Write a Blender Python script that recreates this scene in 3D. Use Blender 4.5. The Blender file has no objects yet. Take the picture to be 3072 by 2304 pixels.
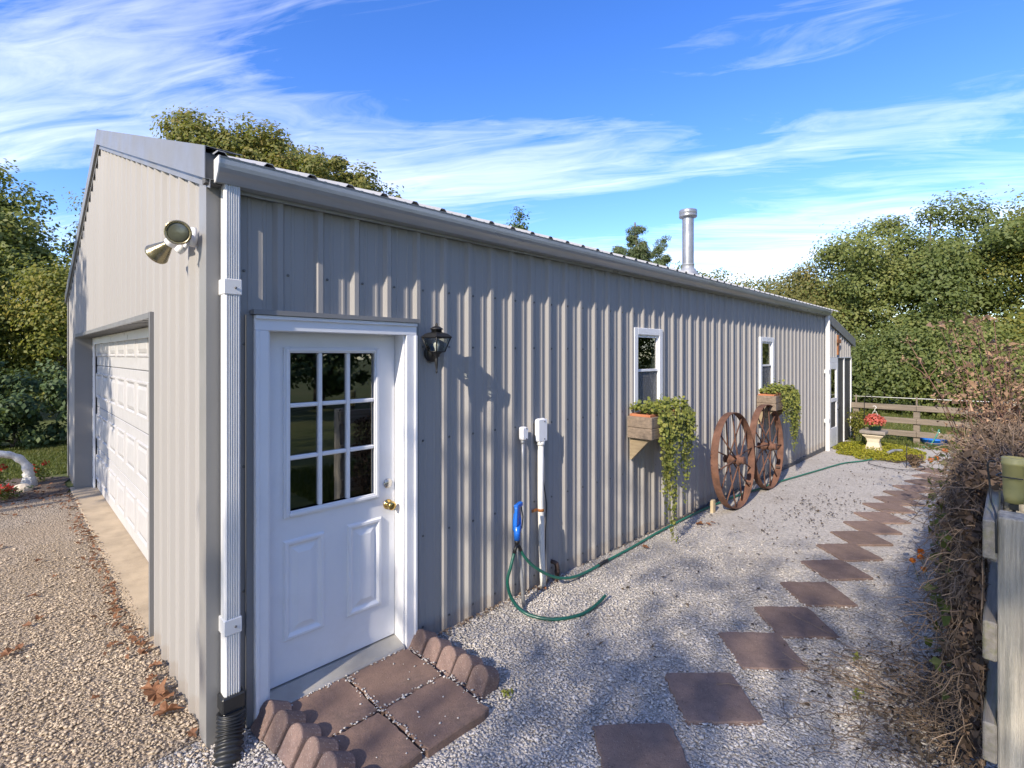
import bpy, bmesh, math, random
import numpy as np
from mathutils import Vector, Matrix

R = math.radians
sc = bpy.context.scene
COL = sc.collection
rnd = random.Random(7)

# ------------------------------------------------------------------ camera
cd = bpy.data.cameras.new("camera")
cam = bpy.data.objects.new("camera", cd)
COL.objects.link(cam)
cam.location = (0, 0, 1.97)
cam.rotation_euler = (R(90), 0, R(-45.2))
cd.sensor_width = 36
cd.lens = 17.637
cd.shift_y = -0.028
cd.clip_start = 0.05
cd.clip_end = 2000
sc.camera = cam
sc.render.resolution_x, sc.render.resolution_y = 1024, 768

# ------------------------------------------------------------------ light
SUN_EL, SUN_AZ = 31.0, 12.0            # elevation; light travels towards +x, 12 degrees to +y
sun_dir = Vector((math.cos(R(SUN_EL)) * math.cos(R(SUN_AZ)), math.cos(R(SUN_EL)) * math.sin(R(SUN_AZ)), -math.sin(R(SUN_EL))))
sl = bpy.data.lights.new("sun", 'SUN')
sl.energy = 4.1
sl.angle = R(0.6)
sl.color = (1.0, 0.89, 0.74)
so = bpy.data.objects.new("sun", sl)
so.rotation_euler = sun_dir.to_track_quat('-Z', 'Y').to_euler()
so.location = (-20, -4, 14)
COL.objects.link(so)

vs = sc.view_settings
vs.view_transform = 'Standard'
vs.look = 'None'
vs.gamma = 1
vs.exposure = 0.70
vs.use_curve_mapping = False


# node helper
class NT:
    def __init__(self, tree):
        self.t = tree
        self.n = tree.nodes
        self.l = tree.links

    def add(self, typ, ins=None, **props):
        nd = self.n.new(typ)
        for k, v in props.items():
            setattr(nd, k, v)
        for k, v in (ins or {}).items():
            s = nd.inputs[k]
            if isinstance(v, bpy.types.NodeSocket):
                self.l.new(v, s)
            else:
                s.default_value = v
        return nd

    def math(self, op, a, b=0.0, clamp=False):
        nd = self.add('ShaderNodeMath', operation=op, use_clamp=clamp)
        for i, v in enumerate((a, b)):
            if isinstance(v, bpy.types.NodeSocket):
                self.l.new(v, nd.inputs[i])
            else:
                nd.inputs[i].default_value = v
        return nd.outputs[0]

    def mix(self, fac, a, b, blend='MIX'):
        nd = self.add('ShaderNodeMix', data_type='RGBA', blend_type=blend)
        for i, v in ((0, fac), (6, a), (7, b)):
            if isinstance(v, bpy.types.NodeSocket):
                self.l.new(v, nd.inputs[i])
            else:
                nd.inputs[i].default_value = v if i == 0 else (tuple(v) + (1,))[:4]
        return nd.outputs[2]

    def ramp(self, fac, stops):
        nd = self.add('ShaderNodeValToRGB')
        self.l.new(fac, nd.inputs[0])
        cr = nd.color_ramp
        while len(cr.elements) < len(stops):
            cr.elements.new(0.5)
        for e, (p, c) in zip(cr.elements, stops):
            e.position = p
            e.color = (tuple(c) + (1,))[:4] if not isinstance(c, (int, float)) else (c, c, c, 1)
        return nd.outputs[0]

    def noise(self, vec, scale, detail=4, rough=0.5, dist=0.0, out=0):
        nd = self.add('ShaderNodeTexNoise', {'Scale': scale, 'Detail': detail, 'Roughness': rough, 'Distortion': dist})
        if vec is not None:
            self.l.new(vec, nd.inputs['Vector'])
        return nd.outputs[out]


# ------------------------------------------------------------------ sky
w = bpy.data.worlds.new("World")
sc.world = w
w.use_nodes = True
w.node_tree.nodes.clear()
N = NT(w.node_tree)
sky = N.add('ShaderNodeTexSky', sky_type='NISHITA')
sky.sun_disc = False
sky.sun_elevation = R(SUN_EL)
sky.sun_rotation = R(270 - SUN_AZ)     # the sky's sun stands towards (-x, slightly -y), as the lamp does
sky.altitude = 200
sky.air_density = 1.0
sky.dust_density = 0.3
sky.ozone_density = 2.2
tc = N.add('ShaderNodeTexCoord')
sep = N.add('ShaderNodeSeparateXYZ', {0: tc.outputs['Generated']})
zz = N.math('ADD', N.math('MAXIMUM', sep.outputs[2], 0.0), 0.10)
comb = N.add('ShaderNodeCombineXYZ', {0: N.math('DIVIDE', sep.outputs[0], zz), 1: N.math('DIVIDE', sep.outputs[1], zz), 2: 0.0})
mp0 = N.add('ShaderNodeMapping', {0: comb.outputs[0], 'Rotation': (0, 0, R(58))})
mp = N.add('ShaderNodeMapping', {0: mp0.outputs[0], 'Location': (0.78, 5.51, 0), 'Scale': (0.42, 1.35, 1)})
warp = N.noise(mp.outputs[0], 1.1, 3, 0.5, 0, 1)
wv = N.add('ShaderNodeVectorMath', {0: warp, 1: (0.5, 0.5, 0.5)}, operation='SUBTRACT')
wv2 = N.add('ShaderNodeVectorMath', {0: wv.outputs[0]}, operation='SCALE')
wv2.inputs['Scale'].default_value = 1.0
wadd = N.add('ShaderNodeVectorMath', {0: mp.outputs[0], 1: wv2.outputs[0]}, operation='ADD')
n1 = N.noise(wadd.outputs[0], 1.0, 11, 0.60, 0.5)
n2 = N.noise(wadd.outputs[0], 0.55, 2, 0.5, 0.0)
fmap = N.add('ShaderNodeMapping', {0: wadd.outputs[0], 'Scale': (1.0, 2.0, 1)})
fine = N.noise(fmap.outputs[0], 5.0, 8, 0.62, 1.0)
cl = N.math('ADD', N.math('MULTIPLY', n1, 0.72), N.math('MULTIPLY', n2, 0.42))
cl = N.math('ADD', cl, N.math('MULTIPLY', fine, 0.15))
hz = N.math('SUBTRACT', 1.0, N.math('MULTIPLY', sep.outputs[2], 2.6), clamp=True)    # more cirrus lower down
cl = N.math('ADD', cl, N.math('MULTIPLY', hz, 0.11))
cover = N.ramp(cl, [(0.62, 0.0), (0.77, 0.42), (0.95, 0.95)])
sat = N.add('ShaderNodeHueSaturation', {'Hue': 0.518, 'Saturation': 1.32, 'Value': 1.30, 'Color': sky.outputs[0]})
cloudy = N.mix(N.math('MULTIPLY', cover, 0.95), sat.outputs[0], (8.2, 8.3, 8.8))
bg = N.add('ShaderNodeBackground', {'Color': cloudy, 'Strength': 0.15})
outw = N.add('ShaderNodeOutputWorld', {'Surface': bg.outputs[0]})


# ------------------------------------------------------------------ materials
MATS = {}


def pbr(name, col, rough=0.6, metal=0.0, var=0.12, vscale=4.0, bump=0.0, bscale=80.0, spec=0.5, island=0.0,
        dark=None, stretch=(1, 1, 1), dirt=None, dirt_amt=0.0, dirt_scale=2.0, trans=0.0, emit=None, objrand=0.0, coat=0.0, speck=None, splash=None):
    m = bpy.data.materials.new(name)
    m.use_nodes = True
    m.node_tree.nodes.clear()
    n = NT(m.node_tree)
    t = n.add('ShaderNodeTexCoord')
    mpn = n.add('ShaderNodeMapping', {0: t.outputs['Object'], 'Scale': stretch})
    v = mpn.outputs[0]
    c1 = tuple(min(1, c * (1 + var)) for c in col)
    c2 = dark or tuple(c * (1 - var) for c in col)
    f1 = n.ramp(n.noise(v, vscale, 5, 0.6), [(0.32, 0.0), (0.68, 1.0)])
    c = n.mix(f1, c2, c1)
    if island:
        g = n.add('ShaderNodeNewGeometry')
        k = n.math('ADD', n.math('MULTIPLY', g.outputs['Random Per Island'], 2 * island), 1 - island)
        kk = n.add('ShaderNodeCombineXYZ', {0: k, 1: k, 2: k})
        c = n.mix(1.0, c, kk.outputs[0], 'MULTIPLY')
    if objrand:
        g = n.add('ShaderNodeObjectInfo')
        k = n.math('ADD', n.math('MULTIPLY', g.outputs['Random'], 2 * objrand), 1 - objrand)
        kk = n.add('ShaderNodeCombineXYZ', {0: k, 1: k, 2: k})
        c = n.mix(1.0, c, kk.outputs[0], 'MULTIPLY')
    if speck:
        sp = n.ramp(n.noise(v, speck[0], 2, 0.5), [(speck[2], 0.0), (speck[2] + 0.05, 1.0)])
        c = n.mix(n.math('MULTIPLY', sp, 0.7), c, speck[1])
        sp = n.ramp(n.noise(v, speck[0] * 0.8, 3, 0.6), [(0.34, 1.0), (0.42, 0.0)])
        c = n.mix(n.math('MULTIPLY', sp, 0.55), c, tuple(q * 0.45 for q in col))
    if dirt:
        d = n.ramp(n.noise(v, dirt_scale, 8, 0.7), [(0.5, 0.0), (0.72, 1.0)])
        c = n.mix(n.math('MULTIPLY', d, dirt_amt), c, dirt)
    if splash:      # mud thrown up from the ground by rain: ragged, at the foot of the sheet only
        sz = n.add('ShaderNodeSeparateXYZ', {0: t.outputs['Object']})
        hh = n.math('SUBTRACT', sz.outputs[2], n.math('MULTIPLY', n.noise(t.outputs['Object'], 7, 7, 0.75), 0.16))
        fs_ = n.ramp(hh, [(0.0, 0.22), (0.035, 0.0)])
        c = n.mix(fs_, c, splash)
    p = n.add('ShaderNodeBsdfPrincipled', {'Base Color': c, 'Roughness': rough, 'Metallic': metal})
    p.inputs['Specular IOR Level'].default_value = spec
    if coat:
        p.inputs['Coat Weight'].default_value = coat
    if rough > 0.1:
        rr = n.add('ShaderNodeMapRange', {0: n.noise(v, vscale * 3, 4), 1: 0.3, 2: 0.7, 3: max(0.05, rough - 0.1), 4: min(1, rough + 0.1)})
        n.l.new(rr.outputs[0], p.inputs['Roughness'])
    if bump:
        b = n.add('ShaderNodeBump', {'Strength': bump, 'Distance': 0.01, 'Height': n.noise(v, bscale, 5, 0.6)})
        n.l.new(b.outputs[0], p.inputs['Normal'])
    sh = p.outputs[0]
    if trans:
        tr = n.add('ShaderNodeBsdfTranslucent', {'Color': c})
        ms = n.add('ShaderNodeMixShader', {0: trans, 1: sh, 2: tr.outputs[0]})
        sh = ms.outputs[0]
    n.add('ShaderNodeOutputMaterial', {0: sh})
    MATS[name] = m
    return m


def leafmat(name, cols, trans=0.42, rough=0.55):
    m = bpy.data.materials.new(name)
    m.use_nodes = True
    m.node_tree.nodes.clear()
    n = NT(m.node_tree)
    g = n.add('ShaderNodeNewGeometry')
    t = n.add('ShaderNodeTexCoord')
    big = n.noise(t.outputs['Object'], 0.55, 3, 0.6)
    f = n.math('ADD', n.math('MULTIPLY', g.outputs['Random Per Island'], 0.62), n.math('MULTIPLY', n.math('SUBTRACT', big, 0.3), 0.95), clamp=True)
    k = len(cols)
    c = n.ramp(f, [(i / (k - 1), cc) for i, cc in enumerate(cols)])
    p = n.add('ShaderNodeBsdfPrincipled', {'Base Color': c, 'Roughness': rough})
    p.inputs['Specular IOR Level'].default_value = 0.35
    tr = n.add('ShaderNodeBsdfTranslucent', {'Color': n.mix(0.5, c, (0.30, 0.34, 0.03))})
    ms = n.add('ShaderNodeMixShader', {0: trans, 1: p.outputs[0], 2: tr.outputs[0]})
    n.add('ShaderNodeOutputMaterial', {0: ms.outputs[0]})
    MATS[name] = m
    return m


def glassmat(name, tint, refl=1.5):
    m = bpy.data.materials.new(name)
    m.use_nodes = True
    m.node_tree.nodes.clear()
    n = NT(m.node_tree)
    fr = n.add('ShaderNodeFresnel', {'IOR': refl})
    tr = n.add('ShaderNodeBsdfTransparent', {'Color': tint + (1,)})
    gl = n.add('ShaderNodeBsdfGlossy', {'Color': (1, 1, 1, 1), 'Roughness': 0.015})
    t = n.add('ShaderNodeTexCoord')
    b = n.add('ShaderNodeBump', {'Strength': 0.04, 'Distance': 0.01, 'Height': n.noise(t.outputs['Object'], 3, 2)})
    n.l.new(b.outputs[0], gl.inputs['Normal'])
    ge = n.add('ShaderNodeNewGeometry')
    ff0 = n.math('MULTIPLY', fr.outputs[0], n.math('SUBTRACT', 1.0, ge.outputs['Backfacing']))
    ms = n.add('ShaderNodeMixShader', {0: ff0, 1: tr.outputs[0], 2: gl.outputs[0]})
    n.add('ShaderNodeOutputMaterial', {0: ms.outputs[0]})
    MATS[name] = m
    return m


WALLC = (0.325, 0.311, 0.294)
pbr('wall_metal', WALLC, 0.55, 0.0, 0.035, 1.2, 0.03, 30, 0.28, splash=(0.20, 0.125, 0.06), dirt=(0.30, 0.27, 0.23), dirt_amt=0.16, dirt_scale=1.3, stretch=(1, 1, 0.12))
pbr('trim_metal', (0.20, 0.20, 0.20), 0.42, 0.0, 0.05, 1.5, 0.02, 20)
pbr('trim_light', (0.235, 0.23, 0.22), 0.42, 0.0, 0.05, 1.5, 0.02, 20)
pbr('roof_metal', (0.33, 0.33, 0.325), 0.42, 0.0, 0.06, 1.5, 0.03, 20)
pbr('screw_metal', (0.16, 0.155, 0.15), 0.4, 0.6, 0.1, 5)
pbr('gutter', (0.40, 0.41, 0.42), 0.34, 0.35, 0.06, 2, 0.03, 15, stretch=(0.2, 1, 1), dirt=(0.16, 0.15, 0.14), dirt_amt=0.35, dirt_scale=5)
pbr('white_metal', (0.66, 0.66, 0.65), 0.38, 0.0, 0.02, 2.5, 0.0, 30, dirt=(0.48, 0.46, 0.42), dirt_amt=0.22, dirt_scale=1.5, stretch=(1, 1, .25))
pbr('white_paint', (0.74, 0.745, 0.76), 0.42, 0.0, 0.03, 2.0, 0.05, 60, dirt=(0.50, 0.49, 0.46), dirt_amt=0.22, dirt_scale=2.2)
pbr('white_vinyl', (0.80, 0.80, 0.80), 0.35, 0.0, 0.02, 3)
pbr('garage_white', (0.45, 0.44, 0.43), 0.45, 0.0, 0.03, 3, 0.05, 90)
pbr('core_dark', (0.10, 0.10, 0.10), 0.8, 0, 0.1, 3)
pbr('room_dark', (0.055, 0.053, 0.05), 0.9, 0, 0.2, 1.5)
pbr('concrete', (0.42, 0.33, 0.22), 0.85, 0, 0.16, 3, 0.25, 60, dirt=(0.20, 0.155, 0.10), dirt_amt=0.55, dirt_scale=2.5)
pbr('threshold', (0.36, 0.345, 0.31), 0.55, 0.2, 0.1, 3, 0.06, 60, dirt=(0.2, 0.18, 0.15), dirt_amt=0.4)
pbr('black_plastic', (0.016, 0.017, 0.018), 0.45, 0, 0.2, 5)
pbr('black_iron', (0.022, 0.022, 0.023), 0.42, 0.3, 0.2, 8, 0.05, 80)
pbr('brass', (0.55, 0.38, 0.13), 0.22, 1.0, 0.1, 10)
pbr('nickel', (0.55, 0.53, 0.50), 0.3, 1.0, 0.08, 10)
pbr('galvanized', (0.33, 0.335, 0.34), 0.40, 0.6, 0.14, 7, 0.04, 40)
pbr('galv_dull', (0.34, 0.35, 0.36), 0.5, 0.4, 0.1, 9)
pbr('pipe_white', (0.66, 0.65, 0.61), 0.5, 0, 0.05, 4, dirt=(0.45, 0.38, 0.28), dirt_amt=0.35, dirt_scale=4)
pbr('rust', (0.135, 0.068, 0.046), 0.88, 0.1, 0.38, 7, 0.35, 70, dirt=(0.22, 0.095, 0.045), dirt_amt=0.5, dirt_scale=5)
pbr('rust_orange', (0.32, 0.12, 0.03), 0.85, 0, 0.3, 20, 0.2, 90)
pbr('dark_pipe', (0.07, 0.045, 0.035), 0.7, 0.2, 0.3, 15)
pbr('blue_paint', (0.012, 0.13, 0.55), 0.3, 0, 0.1, 12, 0.05, 60)
pbr('blue_tub', (0.015, 0.16, 0.60), 0.4, 0, 0.08, 6)
pbr('hose_green', (0.015, 0.15, 0.10), 0.42, 0, 0.10, 14, dirt=(0.05, 0.20, 0.15), dirt_amt=0.3)
pbr('hose_dark', (0.008, 0.075, 0.055), 0.35, 0, 0.12, 14)
pbr('hose_faded', (0.06, 0.23, 0.17), 0.5, 0, 0.12, 10)
pbr('planter_wood', (0.215, 0.165, 0.122), 0.85, 0, 0.3, 4, 0.4, 35, stretch=(1, 6, 10), dirt=(0.10, 0.085, 0.07), dirt_amt=0.5, dirt_scale=2.5)
pbr('bracket_wood', (0.31, 0.24, 0.15), 0.8, 0, 0.2, 4, 0.3, 30, stretch=(1, 1, 8))
pbr('terracotta', (0.42, 0.16, 0.075), 0.7, 0, 0.15, 6)
pbr('soil', (0.05, 0.035, 0.025), 0.95, 0, 0.4, 20, 0.5, 60)
pbr('mulch', (0.09, 0.065, 0.048), 0.95, 0, 0.5, 22, 0.8, 60)
pbr('fence_wood', (0.195, 0.160, 0.122), 0.9, 0, 0.28, 3, 0.4, 30, stretch=(6, 0.6, 6), dirt=(0.12, 0.11, 0.10), dirt_amt=0.5)
pbr('rail_wood', (0.27, 0.24, 0.195), 0.9, 0, 0.3, 3, 0.5, 40, stretch=(0.6, 8, 8), dirt=(0.20, 0.20, 0.05), dirt_amt=0.75, dirt_scale=2.6)
pbr('post_wood', (0.43, 0.39, 0.315), 0.88, 0, 0.34, 3, 0.8, 24, stretch=(14, 14, 0.6), dirt=(0.11, 0.12, 0.11), dirt_amt=0.85, dirt_scale=1.1)
pbr('stake_wood', (0.48, 0.39, 0.25), 0.8, 0, 0.15, 4, 0.2, 30, stretch=(5, 5, 1))
pbr('paver', (0.20, 0.138, 0.112), 0.9, 0, 0.24, 5, 0.55, 160, dirt=(0.060, 0.047, 0.042), dirt_amt=0.45, dirt_scale=3.5, objrand=0.18, speck=(95, (0.33, 0.27, 0.235), 0.66))
pbr('paver_step', (0.205, 0.132, 0.100), 0.88, 0, 0.22, 4, 0.45, 160, dirt=(0.06, 0.05, 0.044), dirt_amt=0.7, dirt_scale=3.2, objrand=0.12, speck=(110, (0.30, 0.23, 0.19), 0.68))
pbr('edging', (0.215, 0.145, 0.122), 0.92, 0, 0.22, 9, 0.75, 190, dirt=(0.065, 0.052, 0.045), dirt_amt=0.5, dirt_scale=6, objrand=0.2, speck=(130, (0.42, 0.35, 0.31), 0.62))
pbr('paver_speck', (0.42, 0.37, 0.33), 0.8, 0, 0.2, 30, island=0.35)
pbr('stone_cream', (0.60, 0.52, 0.40), 0.85, 0, 0.12, 6, 0.3, 60)
pbr('stone_grey', (0.25, 0.22, 0.19), 0.9, 0, 0.2, 6, 0.3, 60)
pbr('stone_white', (0.66, 0.64, 0.60), 0.85, 0, 0.2, 14, 1.0, 30, dirt=(0.33, 0.31, 0.27), dirt_amt=0.5, dirt_scale=5)
pbr('gravel_stone', (0.48, 0.45, 0.415), 0.9, 0, 0.10, 1.2, island=0.27)
pbr('gravel_brown', (0.46, 0.37, 0.265), 0.9, 0, 0.14, 0.7, island=0.27, dirt=(0.30, 0.20, 0.11), dirt_amt=0.5, dirt_scale=0.6)
pbr('bark', (0.12, 0.095, 0.072), 0.95, 0, 0.3, 6, 0.6, 30, stretch=(4, 4, 1))
pbr('dry_leaf', (0.22, 0.10, 0.045), 0.75, 0, 0.35, 30, island=0.35, trans=0.2)
pbr('debris', (0.085, 0.062, 0.040), 0.9, 0, 0.4, 20, island=0.5)
pbr('dead_stem', (0.20, 0.142, 0.095), 0.9, 0, 0.35, 6, island=0.45)
pbr('dead_leaf', (0.125, 0.083, 0.054), 0.9, 0, 0.4, 8, island=0.6, trans=0.15)
pbr('shrub_stem', (0.16, 0.085, 0.06), 0.85, 0, 0.3, 12, island=0.3)
pbr('seed_head', (0.30, 0.19, 0.115), 0.9, 0, 0.3, 12, island=0.5, trans=0.15)
pbr('screen_mesh', (0.075, 0.073, 0.07), 0.6, 0, 0.06, 60)
pbr('screen_frame', (0.62, 0.62, 0.62), 0.4, 0, 0.04, 5)
pbr('glow_plastic', (0.55, 0.50, 0.21), 0.35, 0, 0.08, 8, trans=0.35)
pbr('purple_plastic', (0.30, 0.20, 0.55), 0.3, 0, 0.1, 8, trans=0.3)
pbr('cross_wood', (0.30, 0.12, 0.045), 0.7, 0, 0.2, 15)
pbr('rope_white', (0.75, 0.75, 0.70), 0.6, 0, 0.05, 5)
pbr('stem_green', (0.10, 0.12, 0.035), 0.7, 0, 0.3, 20)
pbr('lamp_gold', (0.30, 0.255, 0.155), 0.24, 0.75, 0.12, 14, 0.05, 60)
pbr('lamp_lens', (0.105, 0.108, 0.078), 0.14, 0.3, 0.12, 30, 0.1, 120, coat=0.6)
pbr('bulb', (0.72, 0.71, 0.66), 0.15, 0, 0.03, 10)
leafmat('leaf_green', [(0.085, 0.115, 0.030), (0.155, 0.190, 0.050), (0.220, 0.242, 0.070), (0.29, 0.285, 0.09)])
leafmat('leaf_deep', [(0.062, 0.092, 0.026), (0.115, 0.152, 0.042), (0.165, 0.20, 0.058), (0.22, 0.235, 0.07)])
leafmat('leaf_autumn', [(0.070, 0.090, 0.020), (0.140, 0.158, 0.036), (0.215, 0.20, 0.048), (0.27, 0.19, 0.052)])
leafmat('leaf_olive', [(0.09, 0.10, 0.03), (0.165, 0.168, 0.05), (0.225, 0.20, 0.065), (0.26, 0.19, 0.08)])
leafmat('leaf_dark', [(0.026, 0.048, 0.018), (0.050, 0.085, 0.030), (0.085, 0.128, 0.042), (0.125, 0.165, 0.055)], 0.2, 0.6)
leafmat('leaf_yellow', [(0.085, 0.11, 0.024), (0.17, 0.19, 0.038), (0.25, 0.235, 0.045), (0.34, 0.25, 0.045)])
leafmat('leaf_pine', [(0.035, 0.058, 0.024), (0.060, 0.090, 0.034), (0.09, 0.12, 0.042), (0.13, 0.11, 0.045)], 0.15)
leafmat('leaf_vine', [(0.11, 0.145, 0.03), (0.20, 0.235, 0.05), (0.29, 0.30, 0.065), (0.38, 0.36, 0.09)], 0.4)
leafmat('leaf_cover', [(0.12, 0.15, 0.018), (0.24, 0.25, 0.022), (0.34, 0.31, 0.025), (0.40, 0.34, 0.03)], 0.3)
leafmat('leaf_weed', [(0.035, 0.060, 0.015), (0.07, 0.10, 0.025), (0.10, 0.12, 0.03), (0.13, 0.12, 0.04)], 0.3)
leafmat('petal_red', [(0.30, 0.008, 0.012), (0.45, 0.015, 0.02), (0.55, 0.03, 0.03), (0.5, 0.05, 0.04)], 0.3)
leafmat('petal_coral', [(0.42, 0.055, 0.045), (0.60, 0.12, 0.09), (0.68, 0.20, 0.16), (0.62, 0.30, 0.20)], 0.3)
leafmat('petal_orange', [(0.45, 0.08, 0.008), (0.6, 0.14, 0.01), (0.7, 0.22, 0.015), (0.7, 0.3, 0.02)], 0.3)
leafmat('grass_blade', [(0.040, 0.065, 0.014), (0.080, 0.110, 0.024), (0.125, 0.140, 0.035), (0.19, 0.17, 0.06)], 0.3)
glassmat('glass_dark', (0.5, 0.53, 0.51), 2.6)
glassmat('glass_clear', (0.85, 0.87, 0.86), 1.45)


def ground_mat(name, ca, cb, cc, s1, s2, bump, bscale, stain=None):
    m = bpy.data.materials.new(name)
    m.use_nodes = True
    m.node_tree.nodes.clear()
    n = NT(m.node_tree)
    t = n.add('ShaderNodeTexCoord')
    v = t.outputs['Object']
    vor = n.add('ShaderNodeTexVoronoi', {'Scale': bscale}, feature='F1')
    n.l.new(v, vor.inputs['Vector'])
    sepc = n.add('ShaderNodeSeparateColor', {0: vor.outputs['Color']})
    pebble = n.mix(sepc.outputs[0], ca, cb)
    big = n.ramp(n.noise(v, s1, 6, 0.6), [(0.4, 0.0), (0.65, 1.0)])
    c = n.mix(n.math('MULTIPLY', big, 0.55), pebble, cc)
    if stain:
        st = n.ramp(n.noise(v, s2, 7, 0.65, 0.5), [(0.52, 0.0), (0.68, 1.0)])
        c = n.mix(n.math('MULTIPLY', st, 0.6), c, stain)
    p = n.add('ShaderNodeBsdfPrincipled', {'Base Color': c, 'Roughness': 0.92})
    p.inputs['Specular IOR Level'].default_value = 0.3
    hgt = n.math('ADD', n.math('MULTIPLY', vor.outputs['Distance'], -1.0), n.math('MULTIPLY', n.noise(v, bscale * 0.4, 4), 0.6))
    b = n.add('ShaderNodeBump', {'Strength': bump, 'Distance': 0.012, 'Height': hgt})
    n.l.new(b.outputs[0], p.inputs['Normal'])
    n.add('ShaderNodeOutputMaterial', {0: p.outputs[0]})
    MATS[name] = m


ground_mat('gravel_ground', (0.30, 0.28, 0.255), (0.60, 0.56, 0.51), (0.50, 0.465, 0.415), 0.5, 1.4, 1.0, 62, stain=(0.36, 0.32, 0.275))
ground_mat('drive_ground', (0.19, 0.155, 0.115), (0.42, 0.345, 0.26), (0.32, 0.235, 0.15), 0.5, 1.2, 1.0, 62, stain=(0.24, 0.19, 0.13))
ground_mat('lawn_ground', (0.055, 0.080, 0.018), (0.115, 0.135, 0.034), (0.15, 0.14, 0.05), 0.3, 1.0, 0.8, 40, stain=(0.09, 0.10, 0.03))
ground_mat('mulch_ground', (0.06, 0.042, 0.03), (0.16, 0.11, 0.075), (0.20, 0.17, 0.14), 0.9, 2.0, 1.0, 45)


# ------------------------------------------------------------------ mesh helpers
def link(o, mat=None, parent=None):
    COL.objects.link(o)
    if mat:
        mats = mat if isinstance(mat, (list, tuple)) else [mat]
        for mm in mats:
            o.data.materials.append(MATS[mm])
    if parent:
        o.parent = parent
    return o


def origin(p):
    v = Vector((0, 0, 0))
    while p:
        v += p.location
        p = p.parent
    return v


def tag(o, label=None, cat=None, group=None, kind=None):
    if label:
        o['label'] = label
    if cat:
        o['category'] = cat
    if group:
        o['group'] = group
    if kind:
        o['kind'] = kind
    return o


def empty(name, loc, label, cat, group=None, rot=(0, 0, 0)):
    e = bpy.data.objects.new(name, None)
    e.empty_display_size = 0.1
    e.location = loc
    e.rotation_euler = rot
    COL.objects.link(e)
    return tag(e, label, cat, group)


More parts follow.
